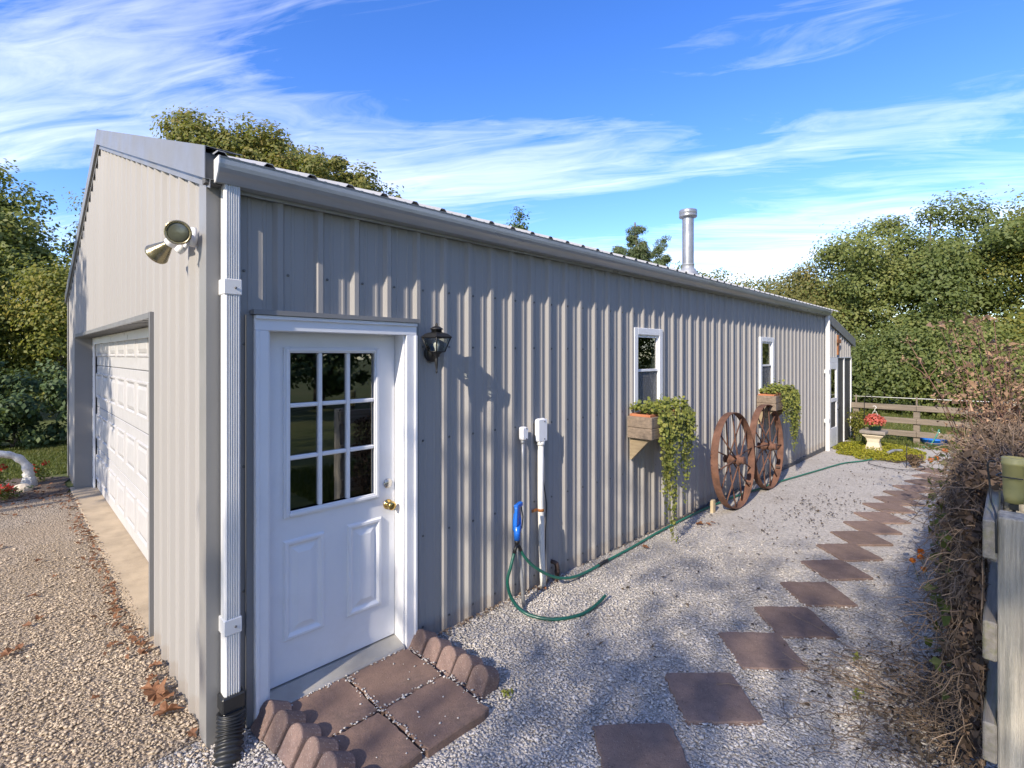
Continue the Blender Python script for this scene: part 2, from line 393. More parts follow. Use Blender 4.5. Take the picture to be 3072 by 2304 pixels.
class MB:
    """collects faces, then builds ONE mesh object"""
    def __init__(self):
        self.v = []
        self.f = []
        self.mi = []
        self.sm = []

    def add(self, vs_, fs_, mi=0, smooth=False):
        o = len(self.v)
        self.v += [tuple(p) for p in vs_]
        for f in fs_:
            self.f.append(tuple(i + o for i in f))
            self.mi.append(mi)
            self.sm.append(smooth)
        return self

    def box(self, x0, x1, y0, y1, z0, z1, mi=0):
        vv = [(x, y, z) for z in (z0, z1) for y in (y0, y1) for x in (x0, x1)]
        return self.add(vv, [(0, 2, 3, 1), (4, 5, 7, 6), (0, 1, 5, 4), (2, 6, 7, 3), (0, 4, 6, 2), (1, 3, 7, 5)], mi)

    def obox(self, c, ax, ay, az, mi=0):
        c, ax, ay, az = map(Vector, (c, ax, ay, az))
        vv = [c + ax * i + ay * j + az * k for k in (-1, 1) for j in (-1, 1) for i in (-1, 1)]
        return self.add(vv, [(0, 2, 3, 1), (4, 5, 7, 6), (0, 1, 5, 4), (2, 6, 7, 3), (0, 4, 6, 2), (1, 3, 7, 5)], mi)

    def prism(self, poly, axis, a, b, mi=0, caps=True):
        n_ = len(poly)

        def mk(p, t):
            q = list(p)
            q.insert(axis, t)
            return q
        vv = [mk(p, a) for p in poly] + [mk(p, b) for p in poly]
        ff = [(i, (i + 1) % n_, n_ + (i + 1) % n_, n_ + i) for i in range(n_)]
        if caps:
            ff += [tuple(range(n_))[::-1], tuple(range(n_, 2 * n_))]
        return self.add(vv, ff, mi)

    def tube(self, path, r, n=8, caps=True, mi=0, smooth=True, closed=False):
        P = [Vector(p) for p in path]
        m = len(P)
        rr = r if isinstance(r, (list, tuple)) else [r] * m
        T = []
        for i in range(m):
            if closed:
                t = P[(i + 1) % m] - P[i - 1]
            else:
                t = P[min(i + 1, m - 1)] - P[max(i - 1, 0)]
            T.append(t.normalized() if t.length > 1e-9 else Vector((0, 0, 1)))
        u = T[0].orthogonal().normalized()
        vv = []
        for i in range(m):
            u = (u - T[i] * u.dot(T[i]))
            u = u.normalized() if u.length > 1e-6 else T[i].orthogonal().normalized()
            w_ = T[i].cross(u)
            for k in range(n):
                a = 2 * math.pi * k / n
                vv.append(P[i] + (u * math.cos(a) + w_ * math.sin(a)) * rr[i])
        ff = []
        for i in range(m if closed else m - 1):
            j = (i + 1) % m
            for k in range(n):
                ff.append((i * n + k, i * n + (k + 1) % n, j * n + (k + 1) % n, j * n + k))
        self.add(vv, ff, mi, smooth)
        if caps and not closed:
            o = len(self.v) - len(vv)
            self.f += [tuple(o + k for k in range(n))[::-1], tuple(o + (m - 1) * n + k for k in range(n))]
            self.mi += [mi, mi]
            self.sm += [False, False]
        return self

    def lathe(self, prof, c, axis=(0, 0, 1), n=20, mi=0, smooth=True, a0=0.0, up=None):
        ax = Vector(axis).normalized()
        u = Vector(up).normalized() if up else ax.orthogonal().normalized()
        u = (u - ax * u.dot(ax)).normalized()
        w_ = ax.cross(u)
        c = Vector(c)
        vv = []
        for (r, h) in prof:
            for k in range(n):
                a = a0 + 2 * math.pi * k / n
                vv.append(c + ax * h + (u * math.cos(a) + w_ * math.sin(a)) * r)
        ff = []
        for i in range(len(prof) - 1):
            for k in range(n):
                ff.append((i * n + k, i * n + (k + 1) % n, (i + 1) * n + (k + 1) % n, (i + 1) * n + k))
        self.add(vv, ff, mi, smooth)
        o = len(self.v) - len(vv)
        if prof[0][0] > 1e-5:
            self.f.append(tuple(o + k for k in range(n))[::-1]); self.mi.append(mi); self.sm.append(False)
        if prof[-1][0] > 1e-5:
            self.f.append(tuple(o + (len(prof) - 1) * n + k for k in range(n))); self.mi.append(mi); self.sm.append(False)
        return self

    def build(self, name, mat, parent=None, bev=0.0, seg=1, local=False, loc=None, angle=35):
        me = bpy.data.meshes.new(name)
        o3 = Vector((0, 0, 0)) if (local or not parent) else origin(parent)
        if loc is not None:
            o3 = Vector(loc)
        me.from_pydata([(p[0] - o3.x, p[1] - o3.y, p[2] - o3.z) for p in self.v], [], self.f)
        me.polygons.foreach_set('material_index', self.mi)
        me.polygons.foreach_set('use_smooth', self.sm)
        bm = bmesh.new()
        bm.from_mesh(me)
        if bev:
            es = [e for e in bm.edges if len(e.link_faces) == 2 and e.calc_face_angle(0) > R(angle)]
            bmesh.ops.bevel(bm, geom=es, offset=bev, segments=seg, profile=0.5, affect='EDGES', clamp_overlap=True)
        bmesh.ops.recalc_face_normals(bm, faces=bm.faces)
        bm.to_mesh(me)
        bm.free()
        o = bpy.data.objects.new(name, me)
        link(o, mat, parent)
        if loc is not None:
            o.location = Vector(loc) - (origin(parent) if parent else Vector((0, 0, 0)))
        return o


def fast(name, V, F, mat, parent=None, smooth=False, loc=None):
    """big meshes from numpy arrays; F is (m, k)"""
    V = np.asarray(V, dtype=np.float32)
    if loc is not None:
        V = V - np.asarray(loc, dtype=np.float32)
    elif parent is not None:
        V = V - np.asarray(origin(parent), dtype=np.float32)
    F = np.asarray(F, dtype=np.int32)
    me = bpy.data.meshes.new(name)
    me.vertices.add(len(V))
    me.vertices.foreach_set('co', V.ravel())
    k = F.shape[1]
    me.loops.add(F.size)
    me.loops.foreach_set('vertex_index', F.ravel())
    me.polygons.add(len(F))
    me.polygons.foreach_set('loop_start', np.arange(len(F), dtype=np.int32) * k)
    me.polygons.foreach_set('loop_total', np.full(len(F), k, dtype=np.int32))
    if smooth:
        me.polygons.foreach_set('use_smooth', np.ones(len(F), dtype=bool))
    me.update(calc_edges=True)
    o = bpy.data.objects.new(name, me)
    link(o, mat, parent)
    if loc is not None:
        o.location = Vector(loc) - (origin(parent) if parent else Vector((0, 0, 0)))
    return o


def unit(a):
    return a / np.maximum(np.linalg.norm(a, axis=1, keepdims=True), 1e-9)


def leaves(C, Nrm, size, rng, aspect=0.6, fold=0.12, jitter=0.35):
    """one folded diamond leaf for each centre"""
    n = len(C)
    rv = rng.normal(size=(n, 3))
    T = unit(np.cross(Nrm, rv))
    B = np.cross(Nrm, T)
    L = (size * (1 + jitter * rng.uniform(-1, 1, n)))[:, None]
    Wd = L * aspect * 0.5
    v0 = C - T * L * 0.5
    v1 = C + B * Wd + Nrm * L * fold
    v2 = C + T * L * 0.5
    v3 = C - B * Wd + Nrm * L * fold
    V = np.stack([v0, v1, v2, v3], 1).reshape(-1, 3)
    F = np.arange(4 * n).reshape(n, 4)
    return V, F


def strands(paths, r, n=3):
    """many thin tubes: paths (m, s, 3)"""
    m, s, _ = paths.shape
    T = np.gradient(paths, axis=1)
    T /= np.maximum(np.linalg.norm(T, axis=2, keepdims=True), 1e-9)
    ref = np.array([0.31, 0.52, 0.79])
    U = np.cross(T, ref)
    U /= np.maximum(np.linalg.norm(U, axis=2, keepdims=True), 1e-9)
    Wv = np.cross(T, U)
    rr = np.broadcast_to(np.asarray(r, dtype=float), (m, s))[:, :, None]
    rings = []
    for k in range(n):
        a = 2 * math.pi * k / n
        rings.append(paths + (U * math.cos(a) + Wv * math.sin(a)) * rr)
    V = np.stack(rings, 2).reshape(-1, 3)
    i = np.arange(m)[:, None, None]
    j = np.arange(s - 1)[None, :, None]
    k = np.arange(n)[None, None, :]
    b = (i * s + j) * n
    F = np.stack(np.broadcast_arrays(b + k, b + (k + 1) % n, b + n + (k + 1) % n, b + n + k), -1).reshape(-1, 4)
    return V, F


def gz(x):
    return 0.0 if x < 3 else -0.0105 * (min(x, 14) - 3)


def gza(x):
    return -0.0105 * (np.clip(x, 3, 14) - 3)


# ================================================================== SETTING
def sheet(name, xs, ys, dz, mat, poly=None):
    """a sheet following the fall of the ground"""
    vv, ff = [], []
    for y in ys:
        for x in xs:
            vv.append((x, y, gz(x) + dz))
    nx = len(xs)
    for j in range(len(ys) - 1):
        for i in range(nx - 1):
            ff.append((j * nx + i, j * nx + i + 1, (j + 1) * nx + i + 1, (j + 1) * nx + i))
    m = MB().add(vv, ff)
    return tag(m.build(name, mat), kind='structure')


sheet('ground', [-250, -30, -5, 3, 8.5, 14, 30, 300], [-250, -30, -5, 5, 30, 300], -0.010, 'lawn_ground')


def blob_sheet(name, pts, dz, mat, kind='structure'):
    """ground patch with an uneven outline, points (x, y) in order"""
    # insert wavy points
    out = []
    r_ = random.Random(len(pts) * 3 + 1)
    n_ = len(pts)
    for i in range(n_):
        a = Vector(pts[i]); b = Vector(pts[(i + 1) % n_])
        k = max(1, int((b - a).length / 0.25))
        nv = Vector((-(b - a).y, (b - a).x)).normalized()
        for t in range(k):
            out.append(a.lerp(b, t / k) + nv * r_.uniform(-0.05, 0.05))
    cx_ = sum(p.x for p in out) / len(out)
    cy_ = sum(p.y for p in out) / len(out)
    vv = [(cx_, cy_, gz(cx_) + dz)] + [(p.x, p.y, gz(p.x) + dz) for p in out]
    ff = [(0, i + 1, (i + 1) % len(out) + 1) for i in range(len(out))]
    return tag(MB().add(vv, ff).build(name, mat), kind=kind)


# gravel yard along the side wall, driveway gravel before the gable
sheet('gravel_yard', [-4, 0.0, 1.5, 3, 5, 7, 9, 11, 12.5, 14.55], [-0.25, 1.3, 2.95], -0.004, 'gravel_ground')
sheet('driveway', [-9, -4, 0.95], [2.952, 5, 9.6], -0.003, 'drive_ground')
blob_sheet('flower_bed', [(-2.6, 9.55), (0.62, 9.55), (0.70, 10.9), (0.2, 11.3), (-2.6, 11.5)], 0.006, 'mulch_ground')
blob_sheet('soil_bed', [(12.35, 2.5), (12.2, 2.1), (12.0, 1.55), (12.5, 1.3), (13.4, 1.35), (14.2, 2.0), (14.3, 2.8), (13.2, 2.83)], 0.004, 'mulch_ground')

# hidden part of the far side: the other side of the right-hand fence is lawn (the ground sheet)

# loose stones
def stones(name, xs, ys, n, size, mat, seed, zfun=None, keep=None):
    g = np.random.default_rng(seed)
    X = g.uniform(xs[0], xs[1], n)
    Y = g.uniform(ys[0], ys[1], n)
    if keep is not None:
        k = keep(X, Y, g)
        X, Y = X[k], Y[k]
    n = len(X)
    base = np.array([(1, 0, 0), (-1, 0, 0), (0, 1, 0), (0, -1, 0), (0, 0, 1), (0, 0, -1)], float)
    tri = np.array([(0, 2, 4), (2, 1, 4), (1, 3, 4), (3, 0, 4), (2, 0, 5), (1, 2, 5), (3, 1, 5), (0, 3, 5)])
    S = size * np.clip(g.lognormal(-0.12, 0.38, n), 0.4, 2.1)
    sc_ = np.stack([S * g.uniform(0.7, 1.3, n), S * g.uniform(0.6, 1.0, n), S * g.uniform(0.26, 0.5, n)], 1) * 0.5
    V = base[None] * (1 + g.uniform(-0.3, 0.3, (n, 6, 1))) + g.uniform(-0.32, 0.32, (n, 6, 3))
    V = V * sc_[:, None, :]
    a = g.uniform(0, 2 * np.pi, n)
    tx = g.uniform(-0.4, 0.4, n)
    ca, sa, ct, st = np.cos(a), np.sin(a), np.cos(tx), np.sin(tx)
    y2 = V[..., 1] * ct[:, None] - V[..., 2] * st[:, None]
    z2 = V[..., 1] * st[:, None] + V[..., 2] * ct[:, None]
    x3 = V[..., 0] * ca[:, None] - y2 * sa[:, None]
    y3 = V[..., 0] * sa[:, None] + y2 * ca[:, None]
    Zb = gza(X) + S * 0.06 + g.uniform(0, 0.006, n)
    P_ = np.stack([x3 + X[:, None], y3 + Y[:, None], z2 + Zb[:, None]], -1)
    F = (tri[None] + (np.arange(n) * 6)[:, None, None]).reshape(-1, 3)
    o = fast(name, P_.reshape(-1, 3), F, mat)
    return o


PAVERS = [(2.19, 1.275), (2.85, 1.222), (3.545, 1.180), (4.11, 1.135), (4.74, 1.140), (5.41, 1.150), (6.01, 1.160), (6.58, 1.160), (7.10, 1.145),
          (7.63, 1.130), (8.22, 1.140), (8.72, 1.100), (9.22, 1.060), (9.75, 1.02), (10.35, 0.95), (10.95, 0.92), (11.6, 0.95)]
PS = 0.415


def not_on_pavers(X, Y, g):
    k = np.ones(len(X), bool)
    for i, (px, py) in enumerate(PAVERS):
        d = np.abs(X - px) + np.abs(Y - py)
        k &= d > PS / math.sqrt(2) * g.uniform(0.90, 1.0, len(X))
    k &= ~((X > 0.99) & (X < 1.90) & (Y > 2.0))
    return k


def keep_near(X, Y, g):
    d = np.hypot(X, Y)
    k = not_on_pavers(X, Y, g)
    k &= (Y < 2.862) | (X < 0.72)
    k &= g.uniform(0, 1, len(X)) < np.clip((6.6 - d) / 2.8, 0.0, 1)
    k &= (0.7 * X + 0.7 * Y) > 1.55
    return k


tag(stones('gravel', (0.3, 7.5), (-0.1, 2.93), 118000, 0.0165, 'gravel_stone', 11, keep=keep_near), 'pale grey crushed stone gravel covering the yard', 'gravel', kind='stuff')


def keep_drive(X, Y, g):
    d = np.hypot(X, Y)
    k = (X < 0.71) | ((Y > 4.3) & (Y < 9.7) & (X < 0.68))
    k &= g.uniform(0, 1, len(X)) < np.clip((7.6 - d) / 3.0, 0.0, 1)
    k &= (0.7 * X + 0.7 * Y) > 1.9
    k &= (X - Y) > -9.6
    return k


tag(stones('driveway_gravel', (-2.6, 0.73), (2.6, 8.8), 96000, 0.0165, 'gravel_brown', 12, keep=keep_drive), 'tan brown crushed stone gravel covering the driveway', 'gravel', kind='stuff')

# ================================================================== GARAGE
GX, SY = 0.73, 2.885            # gable face plane x, side wall face plane y
XE = 12.72                      # far end of the long wall
YE, YM = 11.05, 6.968           # far corner and ridge
ZE, SL = 2.93, 0.336            # eave height and roof slope
garage = empty('metal_garage', (GX, SY, 0), 'long beige ribbed metal garage with white overhead door and grey gutter', 'garage')


def profile(u0, u1, phase):
    """breakpoints (u, out) of the ribbed sheet between u0 and u1"""
    p = 0.2286
    pts = []
    k0 = math.floor((u0 - phase) / p) - 1
    k1 = math.ceil((u1 - phase) / p) + 1
    for k in range(k0, k1 + 1):
        c = phase + k * p
        pts += [(c - 0.034, 0.0), (c - 0.014, 0.023), (c + 0.014, 0.023), (c + 0.034, 0.0)]
        for m in (0.0762, 0.1524):
            pts += [(c + m - 0.012, 0.0), (c + m - 0.006, 0.004), (c + m + 0.006, 0.004), (c + m + 0.012, 0.0)]
    pts.sort()

    def at(u):
        for a, b in zip(pts, pts[1:]):
            if a[0] <= u <= b[0]:
                t = (u - a[0]) / max(1e-9, b[0] - a[0])
                return a[1] + t * (b[1] - a[1])
        return 0.0
    return pts, at


def ribbed(u0, u1, phase, z0, ztop, openings, place, mb):
    pts, at = profile(u0, u1, phase)
    us = {round(u0, 5), round(u1, 5)} | {round(p[0], 5) for p in pts if u0 < p[0] < u1}
    for (a, b, c, d) in openings:
        for e in (a, b):
            if u0 < e < u1:
                us.add(round(e, 5))
    us = sorted(us)
    for a, b in zip(us, us[1:]):
        mid = (a + b) / 2
        oa, ob = at(a), at(b)
        za, zb = ztop(a), ztop(b)
        spans = [(z0, None)]
        for (p, q, r_, s_) in openings:
            if p <= mid <= q:
                new = []
                for (lo, hi) in spans:
                    if r_ > lo + 1e-4:
                        new.append((lo, r_))
                    new.append((s_, hi))
                spans = new
        for lo, hi in spans:
            ha, hb = (za, zb) if hi is None else (hi, hi)
            mb.add([place(a, oa, lo), place(b, ob, lo), place(b, ob, hb), place(a, oa, ha)], [(0, 1, 2, 3)])


DOOR = (0.985, 1.875, -0.2, 2.14)
WINS = [(4.77, 5.325, 1.36, 2.24), (8.60, 9.20, 1.36, 2.24)]
PH = 1.065
side_open = [DOOR] + WINS
x = GX
first = True
while x < XE - 0.01:
    x1 = min(XE, PH + 0.9144 * (math.floor((x - PH) / 0.9144 + 1e-6) + 1) - 0.034)
    if x1 <= x + 0.02:
        x1 = min(XE, x1 + 0.9144)
    m = MB()
    ribbed(x, x1, PH, -0.05, lambda u: ZE, side_open, lambda u, o, z: (u, SY - o, z), m)
    m.build('side_wall_panel', 'wall_metal', garage)
    x = x1
GO = (4.29, 9.78, -0.2, 2.245)
y = SY
PHG = SY + 0.10
while y < YE - 0.01:
    y1 = min(YE, PHG + 0.9144 * (math.floor((y - PHG) / 0.9144 + 1e-6) + 1) - 0.034)
    if y1 <= y + 0.02:
        y1 = min(YE, y1 + 0.9144)
    m = MB()
    ribbed(y, y1, PHG, -0.02, lambda u: ZE + SL * min(u - SY, YE - u) - 0.02, [GO], lambda u, o, z: (GX - o, u, z), m)
    m.build('gable_wall_panel', 'wall_metal', garage)
    y = y1

# screws
m = MB()
for k in range(-1, 53):
    xx = PH + k * 0.2286 + 0.05
    for z in (0.09, 0.72, 1.38, 2.03, 2.42, 2.84):
        if xx < GX + 0.04 or xx > XE - 0.03:
            continue
        if 0.9 < xx < 1.96 and z < 2.2:
            continue
        if any(a - 0.05 < xx < b + 0.05 and c - .05 < z < d + .05 for a, b, c, d in WINS):
            continue
        m.lathe([(0.0085, 0), (0.0085, 0.003), (0.005, 0.004), (0.005, 0.008)], (xx, SY, z + 0.004 * math.sin(k * 3.1)), (0, -1, 0), 6, smooth=False)
tag(m.build('side_wall_screws', 'screw_metal', garage), kind='stuff')
m = MB()
k = 0
while PHG + k * 0.2286 < YE:
    yy = PHG + k * 0.2286 + 0.055
    for z in (0.10, 0.52, 1.07, 1.80, 2.30, 2.73, 3.4):
        if z > ZE + SL * min(yy - SY, YE - yy) - 0.1 or yy > YE - 0.02:
            continue
        if GO[0] - .03 < yy < GO[1] + 0.03 and z < 2.26:
            continue
        m.lathe([(0.0085, 0), (0.0085, 0.003), (0.005, 0.004), (0.005, 0.010)], (GX, yy, z), (-1, 0, 0), 6, smooth=False)
    k += 1
tag(m.build('gable_wall_screws', 'screw_metal', garage), kind='stuff')

# inner shell, floor and far walls
m = MB()
t = 0.10
m.box(XE - t, XE, SY + 0.01, YE, 0, ZE)
m.box(GX + 0.02, XE - t - .002, YE - t, YE, -0.1, ZE)
m.prism([(SY + 0.02, ZE), (YE, ZE), (YM, ZE + SL * (YM - SY) - .03)], 0, XE - t, XE - 0.002)
m.build('far_wall', 'wall_metal', garage)
m = MB()


def cellwall(m, us, zs, openings, place):
    for a, b in zip(us, us[1:]):
        for c, d in zip(zs, zs[1:]):
            mu, mz = (a + b) / 2, (c + d) / 2
            if any(p < mu < q and r_ < mz < s_ for p, q, r_, s_ in openings):
                continue
            place(m, a, b, c, d)


us = sorted([GX + 0.25, XE - t - .003] + [v for o in side_open for v in o[:2]])
zs = sorted([-0.1, ZE - .01] + [o[3] for o in side_open] + [WINS[0][2]])
zs = sorted(set(zs))
cellwall(m, us, zs, side_open, lambda m, a, b, c, d: m.box(a, b, SY + 0.004, SY + 0.09, c, d))
m.build('side_wall_framing', 'core_dark', garage)
m = MB()
cellwall(m, [SY + 0.092, GO[0], GO[1], YE - t - .002], [-0.1, GO[3], ZE - .012], [GO], lambda m, a, b, c, d: m.box(GX + 0.004, GX + 0.18, a, b, c, d))
m.prism([(SY + 0.05, ZE - .01), (YE - .05, ZE - .01), (YM, ZE + SL * (YM - SY) - .06)], 0, GX + 0.004, GX + 0.17)
m.build('gable_wall_framing', 'core_dark', garage)
m = MB()
m.box(GX + 0.30, XE - t - .01, SY + 0.092, YE - t - .01, -0.06, 0.02)
m.build('floor_slab', 'room_dark', garage)
m = MB()
m.box(GX + 0.4, XE - t - .02, SY + 2.4, SY + 2.5, 0.021, ZE)
m.build('inner_wall', 'room_dark', garage)

# base strip
m = MB()
m.box(1.98, XE, SY - 0.026, SY + 0.003, -0.14, -0.012)
m.build('base_trim', 'core_dark', garage)
for (a, b) in ((SY + 0.05, GO[0] - .01), (GO[1] + .01, YE)):
    MB().box(GX - 0.008, GX + 0.003, a, b, -0.1, 0.0).build('gable_base_trim', 'core_dark', garage)

# corner trim, an L of sheet metal with a raised lip
m = MB()
m.prism([(GX - 0.026, SY - 0.026), (GX + 0.055, SY - 0.026), (GX + 0.055, SY - 0.0225), (GX - 0.0225, SY - 0.0225), (GX - 0.0225, SY + 0.10), (GX - 0.026, SY + 0.10)], 2, -0.03, ZE - 0.03)
m.build('corner_trim', 'trim_light', garage)
m = MB()
m.prism([(GX - 0.026, YE + 0.02), (GX - 0.026, YE - 0.10), (GX - 0.022, YE - 0.10), (GX - 0.022, YE + 0.02)], 2, -0.03, ZE - 0.03)
m.build('corner_trim', 'trim_light', garage)


# roof sheets (near slope), each .9144 wide
def roofprof(w_):
    pts, at = profile(0, w_, 0.04)
    us = sorted({0.0, w_} | {p[0] for p in pts if 0 < p[0] < w_})
    return [(u, at(u)) for u in us]


EY = 2.775
EZ = ZE + 0.03
nn = Vector((0, -SL, 1)).normalized()


def roofsheet(sgn):
    m = MB()
    pr = roofprof(0.9144)
    for (a, oa), (b, ob) in zip(pr, pr[1:]):
        q = []
        for yy, (u, o) in ((EY, (a, oa)), (EY, (b, ob)), (YM, (b, ob)), (YM, (a, oa))):
            z = EZ + SL * (yy - EY) + o
            q.append((u, yy if sgn > 0 else 2 * YM - yy, z))
        m.add(q, [(0, 1, 2, 3)])
        # open end at the eave: sheet edge
        q2 = [(a, EY if sgn > 0 else 2 * YM - EY, EZ + oa), (b, EY if sgn > 0 else 2 * YM - EY, EZ + ob), (b, EY if sgn > 0 else 2 * YM - EY, EZ + ob - .004), (a, EY if sgn > 0 else 2 * YM - EY, EZ + oa - .004)]
        m.add(q2, [(0, 1, 2, 3)])
    return m


x = GX - 0.02
i = 0
pro = {}
while x < XE - 0.05:
    for sgn in (1, -1):
        if sgn not in pro:
            o = roofsheet(sgn).build('roof_panel', 'roof_metal', garage, local=True)
            pro[sgn] = o
        else:
            o = pro[sgn].copy()
            COL.objects.link(o)
            o.parent = garage
        o.location = Vector((x, 0, 0)) - Vector((GX, SY, 0))
    x += 0.9144
m = MB()   # roof deck beneath, so no light gets in
for s_ in (1, -1):
    f_ = (lambda yy: yy) if s_ > 0 else (lambda yy: 2 * YM - yy)
    m.add([(GX + 0.02, f_(EY + .05), EZ + SL * 0.05 - .02), (XE - 0.02, f_(EY + .05), EZ + SL * .05 - .02), (XE - 0.02, YM, EZ + SL * (YM - EY) - .02), (GX + 0.02, YM, EZ + SL * (YM - EY) - .02)], [(0, 1, 2, 3)])
m.build('roof_deck', 'core_dark', garage)
m = MB()
m.prism([(YM - 0.16, EZ + SL * (YM - EY) - 0.03), (YM, EZ + SL * (YM - EY) + 0.035), (YM + 0.16, EZ + SL * (YM - EY) - 0.03), (YM, EZ + SL * (YM - EY) + 0.028)], 0, GX - 0.05, XE)
m.build('ridge_cap', 'trim_metal', garage)
# rake trim: deep flat flashing along each gable slope
for s_ in (1, -1):
    f_ = (lambda yy: yy) if s_ > 0 else (lambda yy: 2 * YM - yy)
    m = MB()
    ya, yb = 2.79, YM
    za, zb = EZ + SL * (ya - EY) + 0.028, EZ + SL * (yb - EY) + 0.028
    D_ = 0.155
    X0, X1 = GX - 0.050, GX - 0.046
    for (xa, xb, t0, t1) in ((X0, X1, 0, D_), (X0, GX + 0.12, -0.003, 0.0), (X0, GX - 0.004, D_, D_ + 0.003), (GX - 0.028, GX - 0.024, D_ + .003, D_ + 0.045)):
        vv = [(xx, f_(yy), zz_ - tt) for xx in (xa, xb) for (yy, zz_) in ((ya, za), (yb, zb)) for tt in (t0, t1)]
        m.add(vv, [(0, 1, 3, 2), (4, 6, 7, 5), (0, 4, 5, 1), (2, 3, 7, 6), (0, 2, 6, 4), (1, 5, 7, 3)])
    m.build('rake_trim', 'trim_metal', garage)
m = MB()   # dark end of the eave below the rake trim
m.box(GX - 0.044, GX + 0.03, 2.80, 2.855, ZE - 0.11, ZE + 0.035)
m.build('eave_end_cap', 'core_dark', garage)
m = MB()
m.box(GX + 0.031, XE, 2.845, 2.862, ZE - 0.12, ZE + 0.03)
m.build('fascia', 'gutter', garage)

# gutter: K profile swept along x
GP = [(2.842, 2.935), (2.842, 2.826), (2.772, 2.826), (2.764, 2.838), (2.752, 2.852), (2.734, 2.868), (2.722, 2.886), (2.718, 2.905), (2.716, 2.928), (2.712, 2.938), (2.722, 2.942),
      (2.726, 2.932), (2.728, 2.905), (2.738, 2.880), (2.760, 2.856), (2.776, 2.834), (2.836, 2.834), (2.836, 2.935)]
m = MB()
m.prism(GP, 0, 0.728, 12.50)
g_ = m.build('gutter', 'gutter', garage)
for (a, b) in ((0.722, 0.7278), (12.5002, 12.506)):
    m = MB()
    m.prism([(2.842, 2.936), (2.842, 2.824), (2.770, 2.824), (2.732, 2.866), (2.716, 2.900), (2.711, 2.940)], 0, a, b)
    m.build('end_cap', 'white_metal', g_)


# downspouts
def downspout(x0, x1, y0, y1, z0, z1, straps, name='downspout'):
    nfl = 5
    prof = [(x0, y1), (x0, y0 + 0.012), (x0 + 0.004, y0 + 0.004), (x0 + 0.010, y0)]
    wv_ = (x1 - x0 - 0.022) / nfl
    for i in range(nfl):
        a = x0 + 0.011 + i * wv_
        prof += [(a + wv_ * 0.12, y0), (a + wv_ * 0.35, y0 + 0.006), (a + wv_ * 0.65, y0 + 0.006), (a + wv_ * 0.88, y0)]
    prof += [(x1 - 0.010, y0), (x1 - 0.004, y0 + 0.004), (x1, y0 + 0.012), (x1, y1)]
    m = MB()
    m.prism(prof, 2, z0, z1)
    d = m.build(name, 'white_metal', garage)
    for z in straps:
        m = MB()
        m.box(x0 - 0.004, x1 + 0.004, y0 - 0.003, SY - 0.02, z - 0.040, z + 0.040)
        m.build('strap', 'white_metal', d, bev=0.004)
        m = MB()
        m.lathe([(0.006, 0), (0.006, 0.004), (0.003, 0.007)], ((x0 + x1) / 2 + 0.012, y0 - 0.003, z - 0.004), (0, -1, 0), 8)
        m.build('screw', 'screw_metal', d)
    return d


downspout(0.764, 0.840, 2.776, 2.838, 0.20, 2.83, (2.315, 0.605))
downspout(12.50, 12.60, 2.775, 2.84, gz(12.5) - 0.01, 2.83, (1.62, 0.55))

# garage opening: jamb sheet, head sheet, door
m = MB()
m.box(GX - 0.027, 0.905, GO[1] - 0.012, GO[1] + 0.03, 0.0, GO[3] + 0.03)
m.build('garage_jamb', 'trim_metal', garage)
m = MB()
m.box(GX - 0.027, 0.905, GO[0] - 0.03, GO[0] + 0.012, 0.0, GO[3] + 0.03)
m.build('garage_jamb', 'trim_metal', garage)
m = MB()
m.box(GX - 0.028, 0.905, GO[0] + 0.013, GO[1] - 0.013, GO[3] - 0.012, GO[3] + 0.028)
for i in range(24):
    yy = GO[0] + 0.1 + i * 0.2286
    m.box(GX - 0.01, 0.90, yy, yy + 0.03, GO[3] - 0.018, GO[3] - 0.0125)
m.build('garage_head', 'trim_metal', garage)
m = MB()
m.box(0.9055, 0.925, GO[1] - 0.16, GO[1] - 0.013, 0.005, GO[3] - 0.02)
m.box(0.9055, 0.925, GO[0] + 0.013, GO[0] + 0.16, 0.005, GO[3] - 0.02)
m.box(0.9055, 0.925, GO[0] + 0.161, GO[1] - 0.161, GO[3] - 0.11, GO[3] - 0.02)
for i in range(14):
    m.lathe([(0.006, 0), (0.006, 0.004)], (0.9055, GO[1] - 0.055, 0.15 + i * 0.15), (-1, 0, 0), 6, smooth=False, mi=1)
m.build('door_stop', ['white_vinyl', 'screw_metal'], garage)
gd = MB()
gy0, gy1 = GO[0] + 0.10, GO[1] - 0.10
sh = 0.605
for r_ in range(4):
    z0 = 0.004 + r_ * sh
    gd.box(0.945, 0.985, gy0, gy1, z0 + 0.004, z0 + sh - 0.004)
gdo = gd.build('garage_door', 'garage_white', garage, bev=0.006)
gd = MB()
gd.box(0.955, 0.98, gy0 + 0.002, gy1 - 0.002, 0.004, 0.004 + 4 * sh - 0.002)
gd.build('door_core', 'core_dark', gdo)


